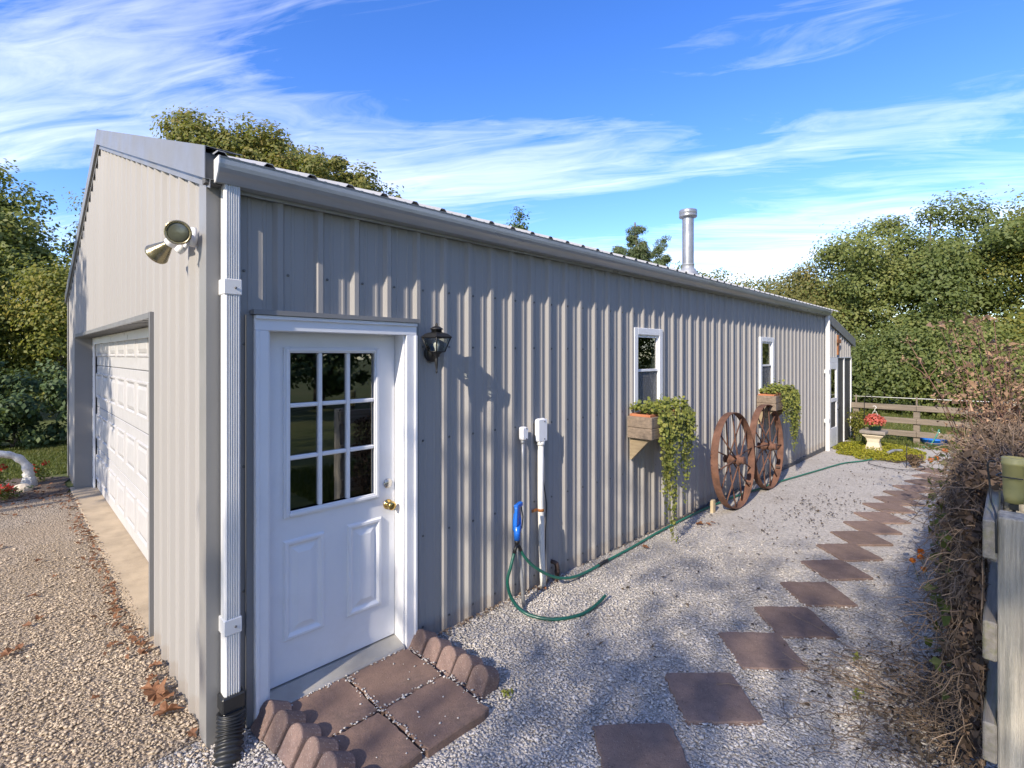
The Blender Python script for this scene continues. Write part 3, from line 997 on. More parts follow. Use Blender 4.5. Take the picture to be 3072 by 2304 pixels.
def raised(w_, h):
    """picture-frame moulding plus raised field, on the y-z plane, out = -x"""
    m = MB()
    def ring(a, b, xa, xb):
        (w0, h0), (w1, h1) = a, b
        vv = [(xa, -w0, -h0), (xa, w0, -h0), (xa, w0, h0), (xa, -w0, h0), (xb, -w1, -h1), (xb, w1, -h1), (xb, w1, h1), (xb, -w1, h1)]
        m.add(vv, [(0, 1, 5, 4), (1, 2, 6, 5), (2, 3, 7, 6), (3, 0, 4, 7)])
    W0, H0 = w_ / 2, h / 2
    st = [(0, 0.0), (0.010, -0.014), (0.024, -0.014), (0.040, 0.0005), (0.052, 0.0005), (0.085, -0.011)]
    for (a, xa), (b, xb) in zip(st, st[1:]):
        ring((W0 - a, H0 - a), (W0 - b, H0 - b), xa, xb)
    e = st[-1]
    vv = [(e[1], -(W0 - e[0]), -(H0 - e[0])), (e[1], W0 - e[0], -(H0 - e[0])), (e[1], W0 - e[0], H0 - e[0]), (e[1], -(W0 - e[0]), H0 - e[0])]
    m.add(vv, [(0, 1, 2, 3)])
    return m


npan = 8
pw = (gy1 - gy0) / npan
proto = None
for r_ in range(4):
    for c in range(npan):
        if proto is None:
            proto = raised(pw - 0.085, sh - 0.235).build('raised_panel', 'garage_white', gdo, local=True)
            o = proto
        else:
            o = proto.copy()
            COL.objects.link(o)
            o.parent = gdo
        o.location = Vector((0.9445, gy0 + pw * (c + 0.5), 0.004 + sh * (r_ + 0.52))) - Vector((GX, SY, 0))

# concrete apron under the door
m = MB()
m.box(0.655, 0.99, 4.10, GO[1] + 0.18, -0.12, 0.003)
m.build('concrete_sill', 'concrete', garage, bev=0.018, seg=2)

# ------------------------------------------------------------------ entry door
DX0, DX1, DZ0, DZ1 = 1.0, 1.86, 0.085, 2.115
DY = 2.955
m = MB()
# casing (brick mould) left, right and head with mitred look: profile boxes stepped
FO, FI = 0.925, 0.995          # outer and inner edge on the lock-free side
RO, RI = 1.945, 1.865
HT = 2.185
for (a, b) in ((FO, FI), (RI, RO)):
    lo, hi = min(a, b), max(a, b)
    m.box(lo, hi, SY - 0.050, SY + 0.05, -0.02, HT - 0.082)
    e0, e1 = (lo, lo + 0.02) if a == FO else (hi - 0.02, hi)
    m.box(e0, e1, SY - 0.062, SY - 0.0502, -0.02, HT - 0.082)
m.box(FO, RO, SY - 0.050, SY + 0.05, HT - 0.0815, HT)
m.box(FO, RO, SY - 0.062, SY - 0.0502, HT - 0.022, HT)
# jambs and head going in to the slab
m.box(FI + 0.0002, FI + 0.014, SY - 0.030, 3.02, 0.0, DZ1 + 0.005)
m.box(RI - 0.014, RI - 0.0002, SY - 0.030, 3.02, 0.0, DZ1 + 0.005)
m.box(FI + 0.0002, RI - 0.0002, SY - 0.030, 3.02, DZ1 + 0.0055, DZ1 + 0.03)
fr_ = m.build('door_frame', 'white_paint', garage, bev=0.003)
m = MB()
m.box(FO - 0.012, RO + 0.012, SY - 0.072, SY + 0.0, HT + 0.002, HT + 0.028)
m.build('drip_cap', 'trim_metal', garage)
m = MB()
m.box(FO - 0.035, FO - 0.001, SY - 0.03, SY + 0.01, 0, HT + 0.0)
m.box(RO + 0.001, RO + 0.03, SY - 0.03, SY + 0.01, 0, HT + 0.0)
m.build('door_flashing', 'trim_metal', garage)
m = MB()
m.prism([(SY - 0.055, 0.020), (SY - 0.055, 0.045), (SY - 0.045, 0.055), (2.945, 0.082), (3.02, 0.082), (3.02, 0.020)], 0, FI + 0.015, RI - 0.015)
m.build('threshold', 'threshold', garage, bev=0.002)
m = MB()
m.box(FO, RO, SY - 0.065, SY + 0.05, -0.1, 0.0195)
m.build('door_footing', 'concrete', garage, bev=0.006)

# slab with the opening for the light
GL = (1.135, 1.70, 1.055, 2.0)     # light opening in the slab
m = MB()
cellwall(m, [DX0 + 0.013, GL[0], GL[1], DX1 - 0.013], [DZ0 + 0.006, GL[2], GL[3], DZ1], [GL], lambda m, a, b, c, d: m.box(a, b, DY, DY + 0.044, c, d))
bmo = m.build('entry_door', 'white_paint', garage)
m = MB()   # frame of the light
for (a, b, c, d) in ((1.113, 1.150, 1.033, 2.018), (1.690, 1.726, 1.033, 2.018), (1.1502, 1.6898, 1.033, 1.070), (1.1502, 1.6898, 1.984, 2.018)):
    m.box(a, b, DY - 0.016, DY - 0.0005, c, d)
for (a, b, c, d) in ((1.122, 1.141, 1.042, 2.009), (1.699, 1.717, 1.042, 2.009), (1.1412, 1.6988, 1.042, 1.061), (1.1412, 1.6988, 1.993, 2.009)):
    m.box(a, b, DY - 0.024, DY - 0.0165, c, d)
m.build('light_frame', 'white_paint', bmo, bev=0.003)
gx = [1.150, 1.330, 1.510, 1.690]
gzv = [1.070, 1.3746, 1.679, 1.984]
for i in (1, 2):
    m = MB()
    m.box(gx[i] - 0.012, gx[i] + 0.012, DY - 0.012, DY + 0.03, gzv[0], gzv[3])
    m.build('muntin', 'white_paint', bmo, bev=0.005)
for j in (1, 2):
    for i in range(3):
        m = MB()
        m.box(gx[i] + (0.0125 if i else 0), gx[i + 1] - (0.0125 if i < 2 else 0), DY - 0.011, DY + 0.03, gzv[j] - 0.012, gzv[j] + 0.012)
        m.build('muntin', 'white_paint', bmo, bev=0.005)
for i in range(3):
    for j in range(3):
        m = MB()
        m.box(gx[i] + 0.008, gx[i + 1] - 0.008, DY + 0.008, DY + 0.012, gzv[j] + 0.008, gzv[j + 1] - 0.008)
        m.build('pane', 'glass_dark', bmo)
# embossed lower panels
for (xc, zc, w_, h) in ((1.235, 0.615, 0.245, 0.58), (1.625, 0.615, 0.245, 0.58)):
    m0 = raised(w_, h)
    m = MB()
    m.add([(xc + p[1], DY - 0.0006 + p[0] * 1.0, zc + p[2]) for p in m0.v], m0.f)
    m.build('door_panel', 'white_paint', bmo)
m = MB()
m.lathe([(0.031, 0), (0.031, 0.006), (0.025, 0.011), (0.0, 0.012)], (1.795, DY - 0.0003, 1.115), (0, -1, 0), 24)
m.build('deadbolt', 'nickel', bmo)
m = MB()
m.lathe([(0.033, 0), (0.033, 0.006), (0.018, 0.012), (0.015, 0.022), (0.016, 0.030), (0.027, 0.038), (0.029, 0.052), (0.026, 0.064), (0.014, 0.068), (0.0, 0.068)], (1.795, DY - 0.0003, 0.975), (0, -1, 0), 24)
m.build('door_knob', 'brass', bmo)


# ------------------------------------------------------------------ windows
def window(x0, x1, z0, z1):
    m = MB()
    fw = 0.045
    Y0, Y1 = SY - 0.030, SY + 0.08
    for (a, b, c, d) in ((x0 - 0.03, x0 + fw, z0 - 0.03, z1 + 0.03), (x1 - fw, x1 + 0.03, z0 - 0.03, z1 + 0.03), (x0 + fw + .0002, x1 - fw - .0002, z1 - fw, z1 + 0.03), (x0 + fw + .0002, x1 - fw - .0002, z0 - 0.03, z0 + fw)):
        m.box(a, b, Y0, Y1, c, d)
    wo = m.build('window', 'white_vinyl', garage, bev=0.004)
    zm = 1.80
    for (c, d, yy) in ((zm - 0.01, z1 - fw, SY - 0.010), (z0 + fw, zm + 0.012, SY + 0.020)):
        m = MB()
        s_ = 0.028
        a, b = x0 + fw + .0004, x1 - fw - .0004
        for q in ((a, a + s_, c, d), (b - s_, b, c, d), (a + s_ + .0002, b - s_ - .0002, d - s_, d), (a + s_ + .0002, b - s_ - .0002, c, c + s_)):
            m.box(q[0], q[1], yy, yy + 0.026, q[2], q[3])
        m.build('sash', 'white_vinyl', wo, bev=0.002)
        m = MB()
        m.box(a + s_ * 0.8, b - s_ * 0.8, yy + 0.012, yy + 0.015, c + s_ * 0.8, d - s_ * 0.8)
        m.build('pane', 'glass_dark', wo)
    m = MB()
    m.box(x0 + fw + .001, x1 - fw - .001, SY + 0.003, SY + 0.0045, z0 + fw + .002, zm - 0.012)
    m.build('insect_screen', 'screen_glass', wo)


mm_ = bpy.data.materials.new('screen_glass')
mm_.use_nodes = True
mm_.node_tree.nodes.clear()
n_ = NT(mm_.node_tree)
a_ = n_.add('ShaderNodeBsdfTransparent', {'Color': (1, 1, 1, 1)})
b_ = n_.add('ShaderNodeBsdfPrincipled', {'Base Color': (0.16, 0.165, 0.175, 1), 'Roughness': 0.6})
c_ = n_.add('ShaderNodeMixShader', {0: 0.55, 1: a_.outputs[0], 2: b_.outputs[0]})
n_.add('ShaderNodeOutputMaterial', {0: c_.outputs[0]})
MATS['screen_glass'] = mm_
for wn in WINS:
    window(*wn)

# flue pipe on the roof
m = MB()
fx, fy = 7.60, 3.62
rz = EZ + SL * (fy - EY)
m.tube([(fx, fy, rz - 0.05), (fx, fy, 4.16)], 0.088, 24, caps=False)
fl = m.build('flue_pipe', 'galvanized', garage)
m = MB()
m.lathe([(0.090, 4.135), (0.094, 4.15), (0.132, 4.152), (0.136, 4.158), (0.136, 4.19), (0.131, 4.193), (0.136, 4.20), (0.136, 4.258), (0.130, 4.264), (0.0, 4.280)], (fx, fy, 0), (0, 0, 1), 28)
m.build('flue_cap', 'galvanized', fl)
m = MB()
m.lathe([(0.17, rz - 0.075), (0.155, rz + 0.02), (0.11, rz + 0.08), (0.092, rz + 0.11), (0.092, rz + 0.15), (0.097, rz + 0.155), (0.097, rz + 0.17), (0.089, rz + 0.172)], (fx, fy, 0), (0, 0, 1), 28)
m.build('flue_flashing', 'galv_dull', fl)

# ================================================================== SCREENED PORCH at the far end
PY = 2.86
pz = gz(13.5)
porch = empty('screened_porch', (12.75, PY, pz), 'small lean-to porch with dark screens at the end of the garage', 'porch')
PX0, PX1 = 12.76, 15.05
x = PX0


def ptop(u):
    return 2.74 - 0.195 * (u - PX0)


while x < PX1 - 0.01:
    x1 = min(PX1, x + 0.9144)
    m = MB()
    ribbed(x, x1, PX0 + 0.05, 1.93, ptop, [], lambda u, o, z: (u, PY - o, z), m)
    m.build('wall_panel', 'wall_metal', porch)
    x = x1
m = MB()
m.box(PX0, PX1, PY + 0.002, PY + 0.06, 1.90, 2.20)
m.box(PX0, PX1, PY + 0.09, 6.0, pz - .03, pz + .04)
m.box(PX0 + .02, PX1, 5.95, 6.0, pz + .041, 2.2)
m.build('wall_framing', 'core_dark', porch)
m = MB()
ov = PX1 + 0.30
for (za, zb) in ((0.03, 0.19),):
    vv = [(xx, yy, ptop(xx) + zz_) for yy in (PY - 0.045, PY - 0.04) for xx in (PX0, ov) for zz_ in (za - 0.09, zb - 0.06)]
    m.add(vv, [(0, 1, 3, 2), (4, 6, 7, 5), (0, 4, 5, 1), (2, 3, 7, 6), (0, 2, 6, 4), (1, 5, 7, 3)])
m.build('rake_trim', 'trim_metal', porch)
m = MB()
vv = [(xx, yy, ptop(xx) + 0.09 + zz_) for yy in (PY - 0.045, 6.2) for xx in (PX0, ov) for zz_ in (0.045, 0.06)]
m.add(vv, [(0, 1, 3, 2), (4, 6, 7, 5), (0, 4, 5, 1), (2, 3, 7, 6), (0, 2, 6, 4), (1, 5, 7, 3)])
m.build('roof', 'roof_metal', porch)
m = MB()
m.box(PX1 + 0.18, PX1 + 0.29, PY - 0.02, PY + 0.5, ptop(ov) - 0.04, ptop(ov) + 0.09)
m.build('eave_gutter', 'white_metal', porch)
# posts and screens
for (a, b) in ((13.56, 13.62), (14.24, 14.29), (PX1 - 0.06, PX1)):
    m = MB()
    m.box(a, b, PY - 0.02, PY + 0.05, pz, 1.905)
    m.build('post', 'screen_frame', porch, bev=0.004)
m = MB()
m.box(12.77, PX1, PY - 0.021, PY + 0.049, 1.906, 1.93)
m.build('head_rail', 'screen_frame', porch)
for (a, b) in ((13.622, 14.238), (14.292, PX1 - 0.062)):
    m = MB()
    m.box(a, b, PY + 0.005, PY + 0.012, pz + 0.02, 1.90)
    m.build('screen', 'screen_mesh', porch)
m = MB()
m.box(PX1 - 0.02, PX1 - 0.012, PY + 0.06, 5.9, pz + 0.02, 1.9)
m.build('screen', 'screen_mesh', porch)
# storm door
m = MB()
d0, d1 = 12.80, 13.55
for q in ((d0, d0 + 0.13, pz + 0.03, 1.80), (d1 - 0.13, d1, pz + 0.03, 1.80), (d0 + .1302, d1 - .1302, 1.66, 1.80), (d0 + .1302, d1 - .1302, 0.92, 1.00), (d0 + .1302, d1 - .1302, pz + 0.03, 0.34)):
    m.box(q[0], q[1], PY - 0.03, PY + 0.01, q[2], q[3])
sd = m.build('storm_door', 'white_vinyl', porch, bev=0.004)
m = MB()
m.box(d0 - 0.04, d1 + 0.008, PY - 0.026, PY + 0.02, 1.804, 1.9055)
m.build('door_header', 'white_vinyl', porch)
m = MB()
m.box(d0 + 0.131, d1 - 0.131, PY - 0.012, PY - 0.008, 1.001, 1.659)
m.build('pane', 'glass_dark', sd)
m = MB()
m.box(d0 + 0.131, d1 - 0.131, PY - 0.012, PY - 0.008, 0.341, 0.919)
m.build('screen', 'screen_mesh', sd)
m = MB()
m.tube([(d1 - 0.05, PY - 0.03, 0.72), (d1 - 0.05, PY - 0.075, 0.74), (d1 - 0.05, PY - 0.075, 0.86), (d1 - 0.05, PY - 0.03, 0.88)], 0.012, 8)
m.build('handle', 'black_iron', sd)

cross = empty('wooden_cross', (13.55, PY - 0.05, 2.02), 'small reddish wooden cross hanging above the porch screen door', 'cross')
m = MB()
m.box(13.48, 13.60, PY - 0.05, PY - 0.022, 1.98, 2.44)
m.build('upright', 'cross_wood', cross, bev=0.004)
m = MB()
m.box(13.36, 13.72, PY - 0.064, PY - 0.0505, 2.25, 2.34)
m.build('crossbar', 'cross_wood', cross, bev=0.004)

# ================================================================== WALL FITTINGS
# wall lantern
LX, LY = 2.067, 2.778
lan = empty('wall_lantern', (LX, SY, 1.98), 'black carriage wall lantern with glass sides next to the entry door', 'lantern')
m = MB()
m.lathe([(0.062, 0), (0.062, 0.006), (0.050, 0.014), (0.030, 0.020), (0.022, 0.035), (0.0, 0.037)], (LX + 0.02, SY - 0.021, 1.985), (0, -1, 0), 24)
m.build('backplate', 'black_iron', lan)
m = MB()
m.tube([(LX + 0.02, SY - 0.05, 1.985), (LX + 0.012, SY - 0.075, 1.972), (LX, LY + 0.02, 1.965), (LX, LY, 1.975)], [0.016, 0.013, 0.012, 0.014], 10)
m.lathe([(0.0, 1.845), (0.006, 1.85), (0.007, 1.858), (0.004, 1.864), (0.009, 1.90), (0.013, 1.945), (0.010, 1.955), (0.020, 1.962), (0.022, 1.975), (0.034, 1.985), (0.036, 1.992), (0.0, 1.993)], (LX, LY, 0), (0, 0, 1), 14)
m.build('arm', 'black_iron', lan)
m = MB()
tw, bw, zt, zb = 0.068, 0.040, 2.092, 1.995
A45 = R(8)


def rc(s_, i):
    a = A45 + math.pi / 4 + i * math.pi / 2
    return LX + s_ * math.sqrt(2) * math.cos(a), LY + s_ * math.sqrt(2) * math.sin(a)


for i in range(4):
    m.tube([rc(bw, i) + (zb,), rc(tw, i) + (zt,)], 0.0045, 6)
    m.tube([rc(bw, i) + (zb,), rc(bw, i + 1) + (zb,)], 0.0045, 6)
    m.tube([rc(tw, i) + (zt,), rc(tw, i + 1) + (zt,)], 0.005, 6)
m.build('cage', 'black_iron', lan)
for i in range(4):
    m = MB()
    q = [rc(bw * 0.97, i) + (zb,), rc(bw * 0.97, i + 1) + (zb,), rc(tw * 0.97, i + 1) + (zt,), rc(tw * 0.97, i) + (zt,)]
    q2 = [rc(bw * 0.93, i) + (zb,), rc(bw * 0.93, i + 1) + (zb,), rc(tw * 0.93, i + 1) + (zt,), rc(tw * 0.93, i) + (zt,)]
    m.add(q + q2, [(0, 1, 2, 3), (7, 6, 5, 4), (0, 4, 5, 1), (1, 5, 6, 2), (2, 6, 7, 3), (3, 7, 4, 0)])
    m.build('pane', 'glass_clear', lan)
m = MB()
m.lathe([(0.104, 2.090), (0.106, 2.096), (0.075, 2.118), (0.040, 2.128), (0.036, 2.145), (0.044, 2.147), (0.044, 2.150), (0.024, 2.166), (0.010, 2.170), (0.007, 2.176), (0.009, 2.181), (0.004, 2.190), (0.0, 2.193)][:4], (LX, LY, 0), (0, 0, 1), 4, smooth=False, a0=A45 + math.pi / 4, up=(1, 0, 0))
m.lathe([(0.036, 2.128), (0.036, 2.145), (0.046, 2.147), (0.046, 2.150), (0.024, 2.166), (0.010, 2.170), (0.007, 2.176), (0.009, 2.181), (0.004, 2.190), (0.0, 2.193)], (LX, LY, 0), (0, 0, 1), 14)
m.build('lantern_roof', 'black_iron', lan)
m = MB()
m.lathe([(0.012, 1.993), (0.013, 2.015), (0.020, 2.03), (0.022, 2.045), (0.015, 2.065), (0.004, 2.08), (0.0, 2.082)], (LX, LY, 0), (0, 0, 1), 12)
m.build('bulb', 'bulb', lan)

# floodlight on the gable corner
FLP = Vector((GX - 0.021, 3.09, 2.60))
fld = empty('floodlight', FLP, 'twin-bulb security floodlight mounted on the gable near the corner', 'floodlight')
m = MB()
m.lathe([(0.052, 0), (0.052, 0.018), (0.045, 0.026), (0.02, 0.03), (0.018, 0.05), (0.0, 0.05)], FLP, (-1, 0, 0), 20)
m.build('junction_box', 'white_vinyl', fld)


def parlamp(neck, axis, rmax=0.059):
    ax = Vector(axis).normalized()
    m = MB()
    m.lathe([(0.026, -0.055), (0.030, -0.05), (0.030, 0.0), (0.028, 0.004)], neck, ax, 18)
    hd = m.build('lamp_holder', 'white_vinyl', fld)
    m = MB()
    m.tube([FLP + Vector((-0.04, 0, 0)), Vector(neck) - ax * 0.08, Vector(neck) - ax * 0.05], 0.012, 8)
    m.build('swivel_arm', 'white_vinyl', fld)
    m = MB()
    m.lathe([(0.024, 0.002), (0.026, 0.018), (0.037, 0.045), (0.049, 0.075), (0.056, 0.096), (rmax, 0.100), (rmax + .002, 0.106), (rmax, 0.113), (0.053, 0.114), (0.0525, 0.106)], neck, ax, 28)
    m.build('bulb', 'lamp_gold', fld)
    m = MB()
    m.lathe([(0.0528, 0.105), (0.042, 0.108), (0.025, 0.110), (0.0, 0.1105)], neck, ax, 28)
    m.build('lens', 'lamp_lens', fld)


parlamp((0.645, 3.045, 2.595), (-0.38, -0.86, -0.10))
parlamp((0.620, 3.215, 2.575), (-0.42, 0.72, -0.52))
m = MB()
m.tube([FLP + Vector((-0.03, 0, -0.03)), FLP + Vector((-0.055, -0.015, -0.075))], 0.011, 8)
m.lathe([(0.018, 0), (0.022, 0.02), (0.02, 0.04), (0.0, 0.045)], FLP + Vector((-0.055, -0.015, -0.06)), (-0.5, 0.35, -0.6), 14)
m.build('motion_sensor', 'white_vinyl', fld)


# electrical conduits
def conduit(name, label, x, zb, zt, hw, rp, path, mat_pipe):
    e = empty(name, (x, SY, gz(x)), label, 'conduit')
    m = MB()
    yb = SY - 0.022
    m.box(x - hw, x + hw, yb - 0.052, yb, zb, zt)
    b = m.build('junction_box', 'white_vinyl', e, bev=hw * 0.55, seg=3)
    m = MB()
    m.box(x - hw * 0.92, x + hw * 0.92, yb - 0.0575, yb - 0.0525, zb + 0.008, zt - 0.008)
    m.build('cover', 'white_vinyl', b, bev=0.002)
    m = MB()
    for zz_ in (zb + hw * 0.45, zt - hw * 0.45):
        m.lathe([(0.006, 0), (0.006, 0.003)], (x + hw * 0.3, yb - 0.0578, zz_), (0, -1, 0), 8)
    m.build('screws', 'screw_metal', b)['kind'] = 'stuff'
    m = MB()
    m.tube(path, rp, 14)
    m.lathe([(rp * 1.35, 0), (rp * 1.35, 0.03), (rp * 1.2, 0.034)], path[0], (0, 0, -1), 14)
    p = m.build('pipe', mat_pipe, e)
    return e, p


conduit('slim_electrical_conduit', 'slim grey conduit pipe with small white box behind the blue hydrant', 2.985, 1.275, 1.385, 0.030, 0.013,
        [(2.985, SY - 0.045, 1.28), (2.988, SY - 0.045, 1.1), (2.985, SY - 0.05, 0.85), (2.982, SY - 0.05, 0.6), (2.99, SY - 0.045, 0.3), (3.0, SY - 0.045, -0.05)], 'galv_dull')
c2, p2 = conduit('electrical_conduit', 'white conduit pipe with large box and rusty strap on the wall', 3.20, 1.235, 1.435, 0.058, 0.026,
                 [(3.20, SY - 0.05, 1.24), (3.20, SY - 0.05, 0.75), (3.205, SY - 0.055, 0.4), (3.215, SY - 0.06, 0.1), (3.225, SY - 0.062, -0.05)], 'pipe_white')
m = MB()
m.lathe([(0.0285, 0.645), (0.0285, 0.668)], (3.202, SY - 0.051, 0), (0, 0, 1), 14)
m.box(3.115, 3.178, SY - 0.03, SY - 0.022, 0.645, 0.668)
m.build('strap', 'rust_orange', c2)
m = MB()
m.tube([(3.225, SY - 0.045, 1.235), (3.235, SY - 0.04, 0.95), (3.30, SY - 0.032, 0.68), (3.275, SY - 0.04, 0.45), (3.26, SY - 0.05, 0.2), (3.265, SY - 0.055, -0.02)], 0.005, 6)
m.build('cable', 'black_plastic', c2)

# rusty elbow pipe at the base of the wall
m = MB()
m.tube([(3.375, SY + 0.0, 0.155), (3.38, SY - 0.045, 0.158), (3.395, SY - 0.062, 0.145), (3.40, SY - 0.066, 0.11), (3.405, SY - 0.066, -0.04)], [0.018, 0.018, 0.021, 0.021, 0.016], 10)
m.lathe([(0.024, 0), (0.024, 0.03)], (3.402, SY - 0.066, 0.06), (0, 0, 1), 10)
o = m.build('drain_elbow', 'dark_pipe', loc=(3.40, SY - 0.066, 0))
tag(o, 'short rusty elbow pipe coming out of the wall base', 'pipe')

# yard hydrant with blue head
HX, HY = 2.855, 2.70
hyd = empty('yard_hydrant', (HX, HY, 0), 'yard hydrant with bright blue head on a thin grey standpipe', 'hydrant')
hx, hy_ = 2.800, 2.735
m = MB()
m.tube([(HX, HY, -0.05), (HX - 0.02, HY + 0.012, 0.25), (hx + 0.012, hy_ + 0.005, 0.55), (hx + 0.01, hy_ + 0.005, 0.62)], 0.014, 12)
m.build('standpipe', 'galv_dull', hyd)
m = MB()
m.tube([(hx - 0.025, hy_ - 0.035, 0.545), (hx - 0.025, hy_ - 0.034, 0.60), (hx - 0.008, hy_ - 0.018, 0.630), (hx + 0.012, hy_ + 0.0, 0.655), (hx + 0.012, hy_ + 0.0, 0.70)], [0.024, 0.025, 0.029, 0.034, 0.032], 14)
m.lathe([(0.032, 0.595), (0.036, 0.62), (0.034, 0.68), (0.028, 0.725), (0.020, 0.75), (0.016, 0.76)], (hx + 0.012, hy_ + 0.002, 0), (0, 0, 1), 14)
m.build('head', 'blue_paint', hyd)
m = MB()
m.obox((hx - 0.016, hy_ - 0.024, 0.725), (0.024, 0.009, 0), (-0.005, 0.012, 0), (0.006, 0.002, 0.070))
m.obox((hx + 0.014, hy_ - 0.012, 0.800), (0.045, 0.014, 0.004), (-0.006, 0.016, 0), (-0.002, 0, 0.016))
m.build('handle', 'blue_paint', hyd, bev=0.006, seg=2)
m = MB()
for s_ in (-1, 1):
    pts = [(hx + 0.016 + s_ * 0.040, hy_ + 0.0, 0.79), (hx + 0.022 + s_ * 0.042, hy_ - 0.012, 0.70), (hx + 0.018 + s_ * 0.032, hy_ - 0.014, 0.61)]
    m.tube(pts, 0.005, 6)
m.build('chain', 'black_iron', hyd)
m = MB()
m.lathe([(0.020, 0), (0.020, 0.03), (0.014, 0.035)], (hx - 0.025, hy_ - 0.035, 0.548), (0, 0, -1), 12)
m.tube([(hx - 0.025, hy_ - 0.035, 0.515), (hx - 0.045, hy_ - 0.037, 0.485), (hx - 0.062, hy_ - 0.038, 0.452)], 0.014, 10)
m.tube([(hx - 0.025, hy_ - 0.035, 0.515), (hx + 0.0, hy_ - 0.034, 0.485), (hx + 0.018, hy_ - 0.033, 0.455)], 0.014, 10)
m.build('hose_splitter', 'black_iron', hyd)


def smooth_path(pts, k=8):
    P = [Vector(p) for p in pts]
    out = []
    for i in range(len(P) - 1):
        p0, p1, p2_, p3 = P[max(i - 1, 0)], P[i], P[i + 1], P[min(i + 2, len(P) - 1)]
        for t in range(k):
            s = t / k
            out.append(0.5 * ((2 * p1) + (p2_ - p0) * s + (2 * p0 - 5 * p1 + 4 * p2_ - p3) * s * s + (3 * p1 - p0 - 3 * p2_ + p3) * s ** 3))
    out.append(P[-1])
    return out


hz_ = 0.017
S0 = (hx + 0.018, hy_ - 0.033, 0.455)
hose = empty('garden_hose', (4.0, 2.72, 0), 'long green garden hose running from the hydrant along the wall', 'hose')
pts = [S0, (hx + 0.060, hy_ - 0.035, 0.390), (2.96, 2.70, 0.29), (3.13, 2.70, 0.17), (3.30, 2.70, 0.085), (3.50, 2.70, 0.035)]
for (a, b) in ((3.74, 2.72), (4.02, 2.735), (4.5, 2.75), (5.03, 2.785), (5.5, 2.80), (6.0, 2.81), (6.6, 2.80), (7.3, 2.76), (8.0, 2.68), (8.6, 2.62), (9.3, 2.52), (10.1, 2.40), (10.6, 2.33), (11.2, 2.22), (11.7, 2.02), (12.2, 1.90)):
    pts.append((a, b, gz(a) + hz_))
m = MB()
m.tube(smooth_path(pts), 0.0125, 8)
m.build('tube', 'hose_green', hose)
m = MB()
m.tube([(3.90, 2.729, gz(3.9) + hz_), (4.02, 2.735, gz(4) + hz_), (4.05, 2.736, gz(4) + hz_)], 0.0165, 10)
m.build('coupling', 'black_plastic', hose)
S1 = (hx - 0.062, hy_ - 0.038, 0.452)
h2 = empty('short_hose', (3.0, 2.35, 0), 'short dark green hose looping from the hydrant onto the gravel', 'hose')
pts = [S1, (hx - 0.10, hy_ - 0.04, 0.36), (2.675, 2.705, 0.25), (2.70, 2.68, 0.12), (2.745, 2.60, 0.035), (2.80, 2.47, hz_), (2.89, 2.365, hz_), (3.05, 2.295, hz_), (3.22, 2.285, hz_ + 0.01), (3.375, 2.300, hz_ + 0.03)]
m = MB()
m.tube(smooth_path(pts), 0.0125, 10)
m.build('tube', 'hose_dark', h2)
m = MB()
m.lathe([(0.0135, 0), (0.0135, 0.02)], (3.375, 2.300, hz_ + 0.03), (0.98, 0.08, 0.12), 10)
m.build('end_fitting', 'galv_dull', h2)

# drain boot under the near downspout
dr = empty('drain_boot', (0.78, 2.76, 0), 'black corrugated plastic drain boot under the downspout', 'drain pipe')
m = MB()
m.box(0.750, 0.856, 2.762, 2.850, 0.185, 0.262)
m.box(0.757, 0.849, 2.768, 2.844, 0.150, 0.1852)
m.build('adapter', 'black_plastic', dr, bev=0.006)
pp, rr = [], []
path = smooth_path([(0.802, 2.800, 0.17), (0.797, 2.790, 0.12), (0.785, 2.765, 0.07), (0.765, 2.720, 0.02), (0.74, 2.67, -0.05)], 14)
for i, p in enumerate(path):
    pp.append(p)
    rr.append(0.060 + 0.007 * math.sin(i * 1.25))
m = MB()
m.tube(pp, rr, 20)
m.build('corrugated_pipe', 'black_plastic', dr)

